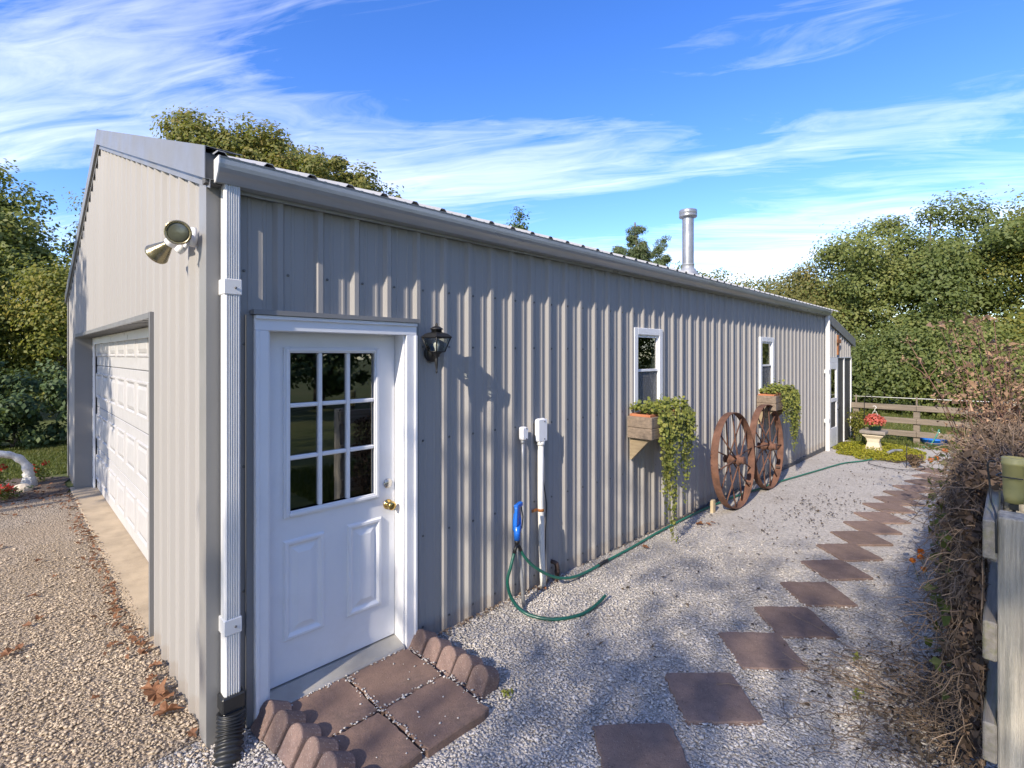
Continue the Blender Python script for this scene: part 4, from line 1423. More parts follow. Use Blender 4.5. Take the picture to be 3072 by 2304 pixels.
# ================================================================== PLANTERS AND VINES
def vine(name, label, x0, x1, zt, seed, drops, loc):
    g = np.random.default_rng(seed)
    e = empty(name, loc, label, 'trailing plant', 'trailing plants in the wall planters')
    C, NN, SS = [], [], []
    P_ = []
    # mound on top
    n = 620
    cx_ = g.uniform(x0 - 0.02, x1 + 0.05, n)
    cy_ = g.uniform(2.56, 2.86, n)
    cz_ = zt + np.abs(g.normal(0, 0.045, n)) + 0.06 * np.sin((cx_ - x0) * 9 + seed) ** 2
    C.append(np.stack([cx_, cy_, cz_], 1))
    NN.append(unit(np.stack([g.normal(-.2, .5, n), g.normal(-.35, .5, n), g.uniform(.3, 1, n)], 1)))
    SS.append(np.full(n, 0.034))
    for (xs, ln, ks, spread) in drops:
        for _ in range(ks):
            s = 16
            L = ln * g.uniform(0.55, 1.05)
            xx = xs + g.normal(0, spread)
            y0 = 2.555 + g.uniform(-0.03, 0.02)
            t_ = np.linspace(0, 1, s)
            px = xx + np.cumsum(g.normal(0, 0.006, s)) + 0.02 * np.sin(t_ * 5 + xx * 30)
            py = y0 - 0.03 * np.sin(np.minimum(t_ * 4, 1) * 1.57) + np.cumsum(g.normal(0, 0.003, s))
            pz_ = zt + 0.04 * np.exp(-t_ * 12) - L * t_
            pz_ = np.maximum(pz_, 0.02)
            path = np.stack([px, py, pz_], 1)
            P_.append(path)
            nl = int(L * g.uniform(34, 60))
            k = g.uniform(0.02, 1, nl) ** 1.0
            ii = np.clip((k * (s - 1)).astype(int), 0, s - 2)
            fr2 = (k * (s - 1) - ii)[:, None]
            c = path[ii] * (1 - fr2) + path[ii + 1] * fr2 + g.normal(0, 0.012, (nl, 3))
            C.append(c)
            NN.append(unit(np.stack([g.normal(-.3, .4, nl), g.normal(-.8, .4, nl), g.normal(.35, .3, nl)], 1)))
            SS.append(0.034 * (1.15 - 0.55 * k))
    # stray runners to the side
    for _ in range(7):
        s = 16
        t_ = np.linspace(0, 1, s)
        path = np.stack([x1 - 0.02 + t_ * g.uniform(.12, .35), np.full(s, g.uniform(2.55, 2.68)), zt + 0.06 * np.sin(t_ * 3) - t_ ** 2 * g.uniform(.05, .3)], 1)
        P_.append(path)
        nl = 14
        ii = g.integers(1, s, nl)
        C.append(path[ii] + g.normal(0, 0.01, (nl, 3)))
        NN.append(unit(g.normal(size=(nl, 3)) + np.array([-.3, -.6, .4])))
        SS.append(np.full(nl, 0.024))
    V, F = strands(np.stack(P_), 0.0016, 3)
    fast('stems', V, F, 'stem_green', e)['kind'] = 'stuff'
    C, NN, SS = np.concatenate(C), np.concatenate(NN), np.concatenate(SS)
    n = len(C)
    # roundish six-sided leaves
    rv = g.normal(size=(n, 3))
    T = unit(np.cross(NN, rv))
    B = np.cross(NN, T)
    L = SS * g.uniform(0.45, 1.45, n) * 0.5
    rings = []
    for k in range(6):
        a = k * math.pi / 3
        rings.append(C + (T * math.cos(a) + B * math.sin(a) * 0.92) * L[:, None] + NN * (0.10 * L * (1 if k % 3 else -1))[:, None])
    V = np.stack(rings, 1).reshape(-1, 3)
    F = np.arange(6 * n).reshape(n, 6)
    fast('leaves', V, F, 'leaf_vine', e)['kind'] = 'stuff'
    return e


def planter(x0, x1, z0, z1, label, seed):
    e = empty('planter_box', (x0, SY, z0), label, 'planter', 'wooden planters under the windows')
    ya, yb = 2.575, SY - 0.024
    h = (z1 - z0) / 2
    for j in range(2):
        c, d = z0 + j * h + 0.002, z0 + (j + 1) * h - 0.002
        m = MB().box(x0, x0 + 0.035, ya, yb, c, d)
        m.build('end_board', 'planter_wood', e, bev=0.004)
        m = MB().box(x1 - 0.035, x1, ya, yb, c, d)
        m.build('end_board', 'planter_wood', e, bev=0.004)
        m = MB().box(x0 + 0.0355, x1 - 0.0355, ya + 0.002, ya + 0.034, c, d)
        m.build('front_board', 'planter_wood', e, bev=0.004)
    m = MB().box(x0 + 0.036, x1 - 0.036, ya + 0.035, yb, z0 + 0.003, z0 + 0.028)
    m.build('bottom_board', 'planter_wood', e)
    m = MB().box(x0 + 0.036, x1 - 0.036, ya + 0.035, yb - 0.002, z1 - 0.06, z1 - 0.035)
    m.build('soil', 'soil', e)
    for xx in (x0 + 0.05, x1 - 0.09):
        m = MB()
        m.prism([(yb, z0 - 0.004), (ya + 0.05, z0 - 0.004), (yb - 0.02, z0 - 0.235), (yb, z0 - 0.235)], 0, xx, xx + 0.04)
        m.build('bracket', 'bracket_wood', e, bev=0.003)
    # terracotta trough inside: visible rim
    t_ = empty('terracotta_trough', (x0 + 0.06, yb, z1 - 0.02), 'terracotta coloured trough sitting in the ' + label.split(' beneath')[0].replace('weathered wooden', 'wooden') + ' beneath' + label.split(' beneath')[1], 'plant trough', 'troughs in the planters')
    m = MB()
    a, b, c, d = x0 + 0.04, x1 - 0.04, ya + 0.04, yb - 0.006
    for q in ((a, b, c, c + 0.02), (a, b, d - 0.02, d), (a, a + 0.02, c + .0202, d - .0202), (b - 0.02, b, c + .0202, d - .0202)):
        m.box(q[0], q[1], q[2], q[3], z1 - 0.034, z1 + 0.022)
    m.build('rim', 'terracotta', t_, bev=0.004)


planter(4.60, 5.40, 1.105, 1.335, 'weathered wooden planter box beneath the window nearer the lantern', 1)
planter(8.40, 9.28, 1.105, 1.335, 'weathered wooden planter box beneath the window nearer the porch', 2)
vine('trailing_vine', 'yellow-green trailing vine spilling to the gravel from the planter nearer the lantern', 4.66, 5.36, 1.35, 5,
     [(4.76, 0.80, 8, 0.03), (4.85, 1.25, 9, 0.035), (4.92, 1.36, 8, 0.03), (5.24, 1.0, 4, 0.025), (5.33, 0.72, 6, 0.035), (5.05, 0.42, 14, 0.14), (5.16, 0.7, 5, 0.05), (5.36, 0.45, 12, 0.05)], (5.0, 2.6, 1.35))
vine('trailing_vine', 'bushy green trailing vine over the planter behind the rusty wheels', 8.5, 9.26, 1.36, 9,
     [(8.80, 0.5, 16, 0.12), (9.05, 0.75, 18, 0.09), (9.2, 0.95, 18, 0.06), (9.28, 0.6, 16, 0.05), (8.6, 0.25, 10, 0.06)], (8.9, 2.6, 1.36))


# ================================================================== RUSTY WHEELS
def wheel(xc, y0, lean, Rr, spin, label):
    z0 = gz(xc) + 0.004
    e = empty('iron_wheel', (xc, y0, z0), label, 'wheel', 'rusty iron wheels leaning on the wall', rot=(-lean, 0, 0))
    hw = 0.047
    n = 56
    prof = [(Rr, -hw), (Rr, hw), (Rr - 0.011, hw), (Rr - 0.011, -hw)]
    vv, ff = [], []
    for k in range(n):
        a = 2 * math.pi * k / n
        for (r_, s_) in prof:
            vv.append((r_ * math.sin(a), s_, Rr + r_ * math.cos(a)))
    for k in range(n):
        b, c = k * 4, ((k + 1) % n) * 4
        for q in range(4):
            ff.append((b + q, b + (q + 1) % 4, c + (q + 1) % 4, c + q))
    m = MB().add(vv, ff)
    m.build('rim', 'rust', e, local=True, bev=0.003, angle=60)
    m = MB()
    m.lathe([(0.028, -0.135), (0.050, -0.135), (0.054, -0.12), (0.046, -0.105), (0.046, -0.075), (0.072, -0.07), (0.075, -0.045), (0.060, -0.038), (0.050, 0.0), (0.060, 0.038), (0.075, 0.045), (0.072, 0.07), (0.046, 0.075), (0.046, 0.11), (0.05, 0.125), (0.028, 0.125)], (0, 0, Rr), (0, 1, 0), 22)
    m.lathe([(0.028, 0.124), (0.028, -0.134)], (0, 0, Rr), (0, 1, 0), 18)
    m.build('hub', 'rust', e, local=True)
    ns = 14
    for k in range(ns):
        a = spin + 2 * math.pi * k / ns
        s_ = 1 if k % 2 else -1
        tw = 0.10 if (k // 2) % 2 else -0.10
        p0 = Vector((0.068 * math.sin(a + tw * 4), s_ * 0.055, Rr + 0.068 * math.cos(a + tw * 4)))
        rim_r = Rr - 0.008
        p1 = Vector((rim_r * math.sin(a), s_ * -0.012, Rr + rim_r * math.cos(a)))
        m = MB().tube([p0 + (p0 - p1).normalized() * 0.012, p1], 0.0095, 7)
        o_ = m.build('spoke', 'rust', e, local=True)
    # cleat bolted to the rim
    m = MB().obox((0.46, 0, Rr - 0.40), (0.012, 0, 0.012), (0, 0.028, 0), (-0.012, 0, 0.012))
    m.build('cleat', 'dark_pipe', e, local=True)
    return e


wheel(6.78, 2.555, 0.06, 0.625, 0.1, 'rusty iron spoked wheel leaning on the wall, nearer the lantern planter')
wheel(8.18, 2.605, 0.05, 0.635, 0.32, 'rusty iron spoked wheel leaning in front of the far planter')
stk = MB().box(6.33, 6.40, 2.68, 2.72, gz(6.4) - 0.02, 0.12).build('wooden_stake', 'stake_wood', loc=(6.36, 2.70, gz(6.4)), bev=0.003)
tag(stk, 'pale wooden stake standing behind the rusty wheel', 'stake')

# ================================================================== PAVERS
ORD = ['first', 'second', 'third', 'fourth', 'fifth', 'sixth', 'seventh', 'eighth', 'ninth', 'tenth', 'eleventh', 'twelfth', 'thirteenth', 'fourteenth', 'fifteenth', 'sixteenth', 'seventeenth']


def slab_mesh(sx, sy, th, seed):
    r_ = random.Random(seed)
    k = 10
    # rough outline
    pts = []
    for s_ in range(4):
        for i in range(k):
            t_ = i / k
            u = (-1 + 2 * t_)
            j = r_.uniform(-0.006, 0.006)
            cut = 0.010 if i == 0 else 0
            if s_ == 0: p = (u * sx / 2 + cut, -sy / 2 + j + cut * .3)
            elif s_ == 1: p = (sx / 2 + j - cut * .3, u * sy / 2 + cut)
            elif s_ == 2: p = (-u * sx / 2 - cut, sy / 2 + j - cut * .3)
            else: p = (-sx / 2 + j + cut * .3, -u * sy / 2 - cut)
            pts.append(p)
    m = MB()
    n = len(pts)
    vv = [(p[0] * 1.01, p[1] * 1.01, -0.03) for p in pts] + [(p[0] * 1.008, p[1] * 1.008, th - 0.007) for p in pts] + [(p[0] * 0.985, p[1] * 0.985, th + r_.uniform(-0.0012, 0.0012)) for p in pts] + [(0, 0, th)]
    ff = []
    for l_ in range(2):
        for i in range(n):
            ff.append((l_ * n + i, l_ * n + (i + 1) % n, (l_ + 1) * n + (i + 1) % n, (l_ + 1) * n + i))
    for i in range(n):
        ff.append((2 * n + i, 2 * n + (i + 1) % n, 3 * n))
    m.add(vv, ff)
    return m


for i, (px, py) in enumerate(PAVERS):
    m = slab_mesh(PS, PS, 0.017, 40 + i)
    o = m.build('stepping_stone', 'paver', local=True)
    o.location = (px, py, gz(px))
    o.rotation_euler = (rnd.uniform(-0.012, 0.012), rnd.uniform(-0.012, 0.012), R(45) + rnd.uniform(-0.05, 0.05) + (0.25 if i > 13 else 0))
    tag(o, 'square brown stepping stone, %s along the path counted from the doorstep' % ORD[i], 'stepping stone', 'stepping stones along the wall')
STEP = [(1.222, 2.640, 'beside the wall, by the downspout'), (1.652, 2.632, 'beside the wall, by the lantern'), (1.218, 2.226, 'at the outer edge, downspout side'), (1.655, 2.222, 'at the outer edge, lantern side')]
for i, (px, py, lab) in enumerate(STEP):
    m = slab_mesh(0.415, 0.40, 0.034, 70 + i)
    o = m.build('doorstep_paver', 'paver_step', local=True)
    o.location = (px, py, 0.008)
    o.rotation_euler = (0, 0, rnd.uniform(-0.012, 0.012))
    tag(o, 'square brown doorstep paver ' + lab, 'paver', 'pavers of the doorstep')


def scallop(seed):
    """edging block: round-topped, stood on edge, arch profile across y, length along x"""
    m = MB()
    w_, h, L = 0.066, 0.135, 0.125
    prof = [(-w_, -0.03), (w_, -0.03), (w_, h - 0.055)]
    for k in range(1, 8):
        a = k / 8 * math.pi
        prof.append((w_ * math.cos(a), h - 0.055 + 0.055 * math.sin(a)))
    prof.append((-w_, h - 0.055))
    m.prism(prof, 0, -L / 2, L / 2)
    return m


for side, xx, lab in ((0, 0.968, 'downspout side'), (1, 1.935, 'lantern side')):
    proto = scallop(0).build('edging_block', 'edging', bev=0.010, seg=2, local=True, angle=50)
    for i in range(6 if side == 0 else 5):
        o = proto if i == 0 else proto.copy()
        if i:
            COL.objects.link(o)
        yy = 2.775 - i * 0.142
        o.location = (xx + i * (0.016 if side == 0 else 0.006) + rnd.uniform(-.006, .006), yy, 0.0 + rnd.uniform(-0.004, 0.006))
        lean = R(31)
        o.rotation_euler = (rnd.uniform(-0.05, 0.05), lean, rnd.uniform(-0.06, 0.06))
        tag(o, 'round-topped brown edging block on the %s, %s out from the door' % (lab, ORD[i]), 'edging block', 'edging blocks beside the doorstep')

# pebbles strayed on the pavers, in the joints and at the threshold
g = np.random.default_rng(3)
pts = []
for _ in range(85):
    pts.append((1.437 + g.normal(0, 0.010), g.uniform(2.02, 2.83)))
for _ in range(50):
    pts.append((g.uniform(1.0, 1.87), 2.432 + g.normal(0, 0.007)))
for _ in range(70):
    pts.append((1.868 + g.normal(0, 0.012), g.uniform(2.05, 2.83)))
for _ in range(55):
    pts.append((g.uniform(1.0, 1.85), 2.832 - abs(g.normal(0, 0.012))))
for _ in range(34):
    pts.append((g.uniform(1.0, 1.87), g.uniform(2.02, 2.83)))
pts = np.array(pts)
base = np.array([(1, 0, 0), (-1, 0, 0), (0, 1, 0), (0, -1, 0), (0, 0, 1), (0, 0, -1)], float)
tri = np.array([(0, 2, 4), (2, 1, 4), (1, 3, 4), (3, 0, 4), (2, 0, 5), (1, 2, 5), (3, 1, 5), (0, 3, 5)])
n = len(pts)
S = g.uniform(0.004, 0.010, n)
V = (base[None] + g.uniform(-0.3, 0.3, (n, 6, 3))) * S[:, None, None] * np.array([1.2, 0.8, 0.55])
a = g.uniform(0, 6.28, n)
x3 = V[..., 0] * np.cos(a)[:, None] - V[..., 1] * np.sin(a)[:, None] + pts[:, 0:1]
y3 = V[..., 0] * np.sin(a)[:, None] + V[..., 1] * np.cos(a)[:, None] + pts[:, 1:2]
z3 = V[..., 2] + 0.043 + (S * 0.35)[:, None]
o = fast('stray_pebbles', np.stack([x3, y3, z3], -1).reshape(-1, 3), (tri[None] + (np.arange(n) * 6)[:, None, None]).reshape(-1, 3), 'gravel_stone')
tag(o, 'pale pebbles strayed onto the doorstep pavers', 'pebbles', kind='stuff')


# ================================================================== FALLEN LEAVES AND DEBRIS
def leaf_mesh(seed, L):
    """lobed, curled dry leaf"""
    r_ = random.Random(seed)
    k = 18
    vv = [(0, 0, 0.010)]
    for i in range(k):
        a = 2 * math.pi * i / k
        rr_ = L * (0.36 + 0.07 * math.cos(5 * a + seed) + r_.uniform(-.06, .06))
        if i == 0:
            rr_ = L * 0.6
        vv.append((rr_ * math.cos(a), rr_ * math.sin(a) * 0.85, 0.004 + abs(rr_ * math.sin(a)) * r_.uniform(0.2, 0.9)))
    ff = [(0, i + 1, (i + 1) % k + 1) for i in range(k)]
    return MB().add(vv, ff)


LV = [(0.610, 3.50, .17), (0.628, 3.42, .13), (0.600, 3.56, .12), (0.615, 3.275, .15), (0.622, 3.682, .09), (0.65, 3.82, .09), (0.675, 3.00, .07), (0.655, 4.165, .08), (0.62, 4.25, .07), (0.60, 4.5, .06), (0.59, 4.9, .07), (0.58, 5.3, .06),
      (0.167, 5.12, .08), (0.10, 5.05, .07), (0.145, 5.62, .09), (0.006, 4.65, .11), (0.06, 4.70, .08), (0.50, 4.30, .07), (0.214, 6.56, .08), (0.355, 3.70, .06), (-0.05, 7.3, .10), (0.3, 6.0, .06)]
for i, (a, b, s_) in enumerate(LV):
    o = leaf_mesh(i, s_).build('fallen_leaf', 'dry_leaf', local=True)
    o.location = (a, b, 0.012)
    o.rotation_euler = (rnd.uniform(-.25, .25), rnd.uniform(-.25, .25), rnd.uniform(0, 6.28))
    tag(o, 'dry curled brown leaf fallen on the driveway gravel before the garage', 'leaf', 'dry leaves on the driveway')
for i, (a, b, s_) in enumerate([(4.62, 2.66, .09), (5.72, 2.58, .12), (5.80, 2.52, .08), (5.9, 2.50, .07), (3.13, 2.79, .05), (3.18, 2.77, .05), (2.05, 2.83, .05)]):
    o = leaf_mesh(50 + i, s_).build('fallen_leaf', 'dry_leaf', local=True)
    o.location = (a, b, gz(a) + 0.012)
    o.rotation_euler = (rnd.uniform(-.25, .25), rnd.uniform(-.25, .25), rnd.uniform(0, 6.28))
    tag(o, 'dry orange-brown leaf fallen on grey gravel along the ribbed side wall', 'leaf', 'dry leaves along the side wall')

g = np.random.default_rng(21)


def scatter_bits(name, label, X, Y, size, mat, up=0.012):
    n = len(X)
    C = np.stack([X, Y, gza(X) + up + g.uniform(0, 0.008, n)], 1)
    NN = unit(np.stack([g.normal(0, .35, n), g.normal(0, .35, n), np.ones(n)], 1))
    V, F = leaves(C, NN, np.full(n, size), g, 0.45, 0.15, 0.7)
    return tag(fast(name, V, F, mat), label, 'debris', kind='stuff')


X = np.concatenate([g.normal(6.9, .55, 150), g.normal(7.6, .7, 200), g.uniform(3.3, 12, 240), g.normal(10.5, 1.0, 180), g.uniform(2, 6, 70)])
Y = np.concatenate([g.normal(2.0, .22, 150), g.normal(1.75, .2, 200), g.uniform(0.7, 2.75, 240), g.normal(1.6, .35, 180), g.uniform(0.5, 2.5, 70)])
k = not_on_pavers(X, Y, g) & (Y < 2.8)
scatter_bits('dead_leaf_litter', 'small dark leaf fragments and twigs scattered over the gravel', X[k], Y[k], 0.030, 'debris')
X = np.concatenate([0.60 + 0.05 * g.normal(size=260), g.normal(0.3, 0.5, 260)])
Y = np.concatenate([g.uniform(4.0, 9.4, 260), g.normal(9.4, 0.5, 260)])
k = X < 0.68
scatter_bits('driveway_leaf_litter', 'brown leaf litter gathered along the concrete sill', X[k], Y[k], 0.045, 'dry_leaf')
X = np.concatenate([g.uniform(1.96, 3.4, 300), g.uniform(3.4, 12.5, 350)])
Y = 2.865 - np.abs(g.normal(0, 0.035, len(X)))
scatter_bits('wall_base_litter', 'yellowed moss and leaf litter along the foot of the side wall', X, Y, 0.022, 'dead_stem', 0.008)

# small weeds in the gravel
for i, (a, b, h, lab) in enumerate(((3.42, 0.62, 0.06, 'tiny green weed sprouting in the gravel near the fence post'), (3.86, 0.70, 0.045, 'tiny weed seedling in the gravel beside the dead vines'), (2.03, 2.06, 0.045, 'tiny weed beside the outermost edging block on the lantern side'))):
    n = 16
    C = np.stack([a + g.normal(0, .014, n), b + g.normal(0, .014, n), g.uniform(0.01, h, n)], 1)
    V, F = leaves(C, unit(g.normal(size=(n, 3)) + [0, 0, .8]), np.full(n, 0.028), g, 0.6)
    tag(fast('weed', V, F, 'leaf_vine', loc=(a, b, 0)), lab, 'weed')

# ================================================================== FENCE ON THE RIGHT with dead vines
FP = (2.9, -0.045)
fence = empty('board_fence', (FP[0], FP[1], 0), 'weathered grey post and board fence with dead vines over it', 'fence')
for k in range(5):
    xx = 2.9 + k * 2.4
    m = MB()
    m.box(xx, xx + 0.14, -0.115, 0.037, gz(xx) - 0.1, 1.30 + gz(xx))
    m.build('post', 'post_wood', fence, bev=0.006)
for zc in (1.21, 0.785, 0.36):
    for k in range(4):
        xx = 2.895 + k * 2.4
        m = MB()
        a = xx + (0.002 if k else 0)
        m.obox(((a + xx + 2.396) / 2, 0.0605, zc + gz(xx + 1.2)), ((xx + 2.396 - a) / 2, 0, 0), (0, 0.022, 0), (0, 0, 0.082))
        m.build('rail', 'rail_wood', fence, bev=0.006)

# yellow-green plastic tube light on a black spike on the post
tl = empty('garden_torch', (3.10, -0.01, 1.28), 'yellow-green translucent plastic tube on a black spike above the fence post', 'garden light')
m = MB()
m.lathe([(0.0, 1.325), (0.030, 1.327), (0.035, 1.36), (0.039, 1.49), (0.042, 1.492), (0.042, 1.505), (0.039, 1.507), (0.041, 1.522), (0.036, 1.524), (0.034, 1.36), (0.0, 1.35)], (3.10, -0.012, 0), (0, 0, 1), 24)
m.build('tube_body', 'glow_plastic', tl)
m = MB()
m.box(3.085, 3.115, -0.027, 0.003, 1.296, 1.328)
m.tube([(3.10, -0.012, 1.30), (3.098, -0.012, 1.235)], 0.006, 8)
m.build('spike', 'black_plastic', tl)
m = MB()
m.tube(smooth_path([(3.05, -0.04, 1.44), (3.055, 0.036, 1.442), (3.10, 0.038, 1.443), (3.15, 0.02, 1.444)]), 0.003, 6)
m.tube(smooth_path([(3.09, 0.045, 1.50), (3.08, 0.07, 1.49), (3.085, 0.065, 1.40), (3.06, 0.06, 1.33), (3.0, 0.05, 1.31), (2.895, 0.042, 1.29), (2.893, 0.040, 1.15)]), 0.004, 6)
m.build('cord', 'black_plastic', tl)

# dead vines over the boards
g = np.random.default_rng(77)
dv = empty('dead_vine', (4.2, 0.15, 0), 'brown tangled dead vine hanging over the weathered board fence', 'dead plant')


def thick(x):
    return np.interp(x, [3.0, 3.25, 3.6, 4.2, 5.2, 6.5, 7.5, 8.5], [0.05, 0.12, 0.20, 0.24, 0.32, 0.42, 0.36, 0.2])


def topz(x):
    return np.interp(x, [3.0, 3.4, 4.0, 4.8, 5.6, 6.5, 7.5, 8.5], [1.15, 1.24, 1.28, 1.22, 1.16, 1.06, 0.9, 0.6])


m_, s = 3000, 10
x0 = 3.05 + g.beta(1.1, 1.9, m_) * 5.2
z0 = g.uniform(0.02, 1, m_) ** 0.8 * topz(x0)
y0 = 0.09 + g.uniform(0, 1, m_) ** 1.3 * thick(x0) * (1.15 - 0.35 * z0)
L = g.uniform(0.12, 0.5, m_)
d = unit(np.stack([g.normal(0, .7, m_), g.normal(0, .45, m_), g.normal(-0.5, .8, m_)], 1))
st = np.zeros((m_, s, 3))
pos = np.stack([x0, y0, z0], 1)
for i in range(s):
    st[:, i] = pos
    d = unit(d + g.normal(0, .38, (m_, 3)) + np.array([0, 0, -0.12]))
    pos = pos + d * (L / s)[:, None]
st[..., 1] = np.maximum(st[..., 1], 0.086)
st[..., 2] = np.maximum(st[..., 2], 0.012)
V, F = strands(st, g.uniform(0.0014, 0.0035, m_)[:, None] * np.linspace(1, 0.5, s)[None], 3)
fast('stems', V, F, 'dead_stem', dv)['kind'] = 'stuff'
n = 11000
xx = 3.05 + g.beta(1.1, 1.8, n) * 5.2
zz_ = g.uniform(0.02, 1, n) ** 0.75 * topz(xx)
yy = 0.09 + g.uniform(0, 1, n) ** 1.2 * thick(xx) * (1.1 - 0.3 * zz_) * (0.72 + 0.5 * np.sin(xx * 9) * np.sin(zz_ * 8))
yy = np.maximum(yy, 0.088)
V, F = leaves(np.stack([xx, yy, zz_ + gza(xx)], 1), unit(g.normal(size=(n, 3)) + [-.3, .4, .2]), np.full(n, 0.042), g, 0.6, 0.35, 0.6)
fast('withered_leaves', V, F, 'dead_leaf', dv)['kind'] = 'stuff'
n = 110
xx = 3.2 + g.beta(1.0, 1.7, n) * 4.5
zz_ = g.uniform(0.1, 1, n) * topz(xx)
yy = 0.10 + thick(xx) * g.uniform(0.75, 1.15, n)
V, F = leaves(np.stack([xx, yy, zz_], 1), unit(g.normal(size=(n, 3)) + [-.4, .6, .5]), np.full(n, 0.050), g, 0.85, 0.2, 0.6)
fast('green_leaves', V, F, 'leaf_weed', dv)['kind'] = 'stuff'
# the part of the tangle lying over the top board
m_, s = 900, 10
x0 = 3.45 + g.beta(1.1, 1.5, m_) * 4.8
pos = np.stack([x0, g.uniform(-0.16, 0.16, m_), topz(x0) * 0 + 1.30 + gza(x0) + g.uniform(0.0, 0.10, m_)], 1)
d = unit(np.stack([g.normal(0, .8, m_), g.normal(0.1, .6, m_), g.normal(0, .35, m_)], 1))
L = g.uniform(0.1, 0.4, m_)
st = np.zeros((m_, s, 3))
for i in range(s):
    st[:, i] = pos
    d = unit(d + g.normal(0, .34, (m_, 3)))
    pos = pos + d * (L / s)[:, None]
st[..., 2] = np.maximum(st[..., 2], 1.302 + gza(st[..., 0]))
V, F = strands(st, 0.0024, 3)
fast('top_stems', V, F, 'dead_stem', dv)['kind'] = 'stuff'
n = 4200
xx = 3.45 + g.beta(1.1, 1.5, n) * 4.8
C = np.stack([xx, g.uniform(-0.16, 0.2, n), 1.31 + gza(xx) + np.abs(g.normal(0, 0.045, n))], 1)
V, F = leaves(C, unit(g.normal(size=(n, 3)) + [-.3, .2, .5]), np.full(n, 0.040), g, 0.55, 0.3, 0.6)
fast('top_withered_leaves', V, F, 'dead_leaf', dv)['kind'] = 'stuff'
# runners on the ground by the fence
m_, s = 420, 10
x0 = g.normal(3.55, 0.38, m_)
y0 = np.clip(0.10 + np.abs(g.normal(0, 0.30, m_)), 0.09, 0.95)
st = np.zeros((m_, s, 3))
pos = np.stack([x0, y0, g.uniform(0.012, 0.05, m_)], 1)
d = unit(np.stack([g.normal(-.2, .7, m_), g.normal(.3, .7, m_), g.normal(0, .12, m_)], 1))
L = g.uniform(0.08, 0.4, m_)
for i in range(s):
    st[:, i] = pos
    d = unit(d + g.normal(0, .25, (m_, 3)) * np.array([1, 1, .3]))
    pos = pos + d * (L / s)[:, None]
st[..., 1] = np.maximum(st[..., 1], 0.086)
st[..., 2] = np.clip(st[..., 2], 0.012, 0.12)
V, F = strands(st, 0.0018, 3)
fast('runners', V, F, 'dead_stem', dv)['kind'] = 'stuff'
n = 1500
X = g.normal(3.55, 0.36, n)
Y = 0.10 + np.abs(g.normal(0, 0.26, n))
C = np.stack([X, Y, gza(X) + g.uniform(0.012, 0.05, n)], 1)
V, F = leaves(C, unit(g.normal(size=(n, 3)) * .7 + [0, 0, 1]), np.full(n, 0.026), g, 0.5, 0.25, 0.7)
fast('ground_litter', V, F, 'debris', dv)['kind'] = 'stuff'

# marigolds among the vines
def flower(name, label, pts, size, mat, cat='flower', group=None):
    C, NN = [], []
    g2 = np.random.default_rng(int(abs(pts[0][0]) * 100))
    e = empty(name, (pts[0][0], pts[0][1], pts[0][2] - 0.1), label, cat, group)
    P_ = []
    for (a, b, c) in pts:
        k = 26
        dirs = unit(g2.normal(size=(k, 3)) + [-.1, 0, .5])
        C.append(np.array([a, b, c]) + dirs * size * 0.35)
        NN.append(unit(dirs + g2.normal(0, .4, (k, 3))))
        P_.append(np.stack([np.linspace(a, a + 0.03, 6), np.linspace(b, b - 0.03, 6), np.linspace(c, c - 0.14, 6)], 1))
    C, NN = np.concatenate(C), np.concatenate(NN)
    V, F = leaves(C, NN, np.full(len(C), size * 0.55), g2, 0.8, 0.15)
    fast('petals', V, F, mat, e)['kind'] = 'stuff'
    V, F = strands(np.stack(P_), 0.002, 3)
    fast('stems', V, F, 'stem_green', e)['kind'] = 'stuff'
    return e


flower('marigold', 'cluster of small orange marigolds low on the side of the dead vine', [(4.05, 0.40, 0.70), (4.0, 0.435, 0.685), (4.08, 0.385, 0.62), (4.06, 0.40, 0.735)], 0.035, 'petal_orange')
flower('marigold', 'pair of orange marigolds at the top of the dead vine', [(6.6, 0.46, 1.02), (6.5, 0.52, 0.95), (6.45, 0.56, 0.93)], 0.05, 'petal_orange')
flower('marigold', 'bright orange marigolds beyond the fence behind the plastic tube', [(6.2 + 0.12 * math.sin(i * 2.3), -0.22 + 0.1 * math.cos(i * 1.7), 0.98 + 0.045 * i) for i in range(7)], 0.07, 'petal_orange')

# small purple plastic flower light
m = MB()
m.lathe([(0.0, 0.0), (0.012, 0.0), (0.016, 0.05), (0.030, 0.10), (0.026, 0.10), (0.013, 0.052), (0.0, 0.05)], (6.3, 0.12, 1.08), (0, 0, 1), 14)
m.tube([(6.3, 0.12, 1.09), (6.3, 0.12, 0.75)], 0.006, 6)
o = m.build('plastic_cup', 'purple_plastic', loc=(6.3, 0.12, 0.75))
tag(o, 'small purple plastic cup on a stick among the dead vines', 'cup')

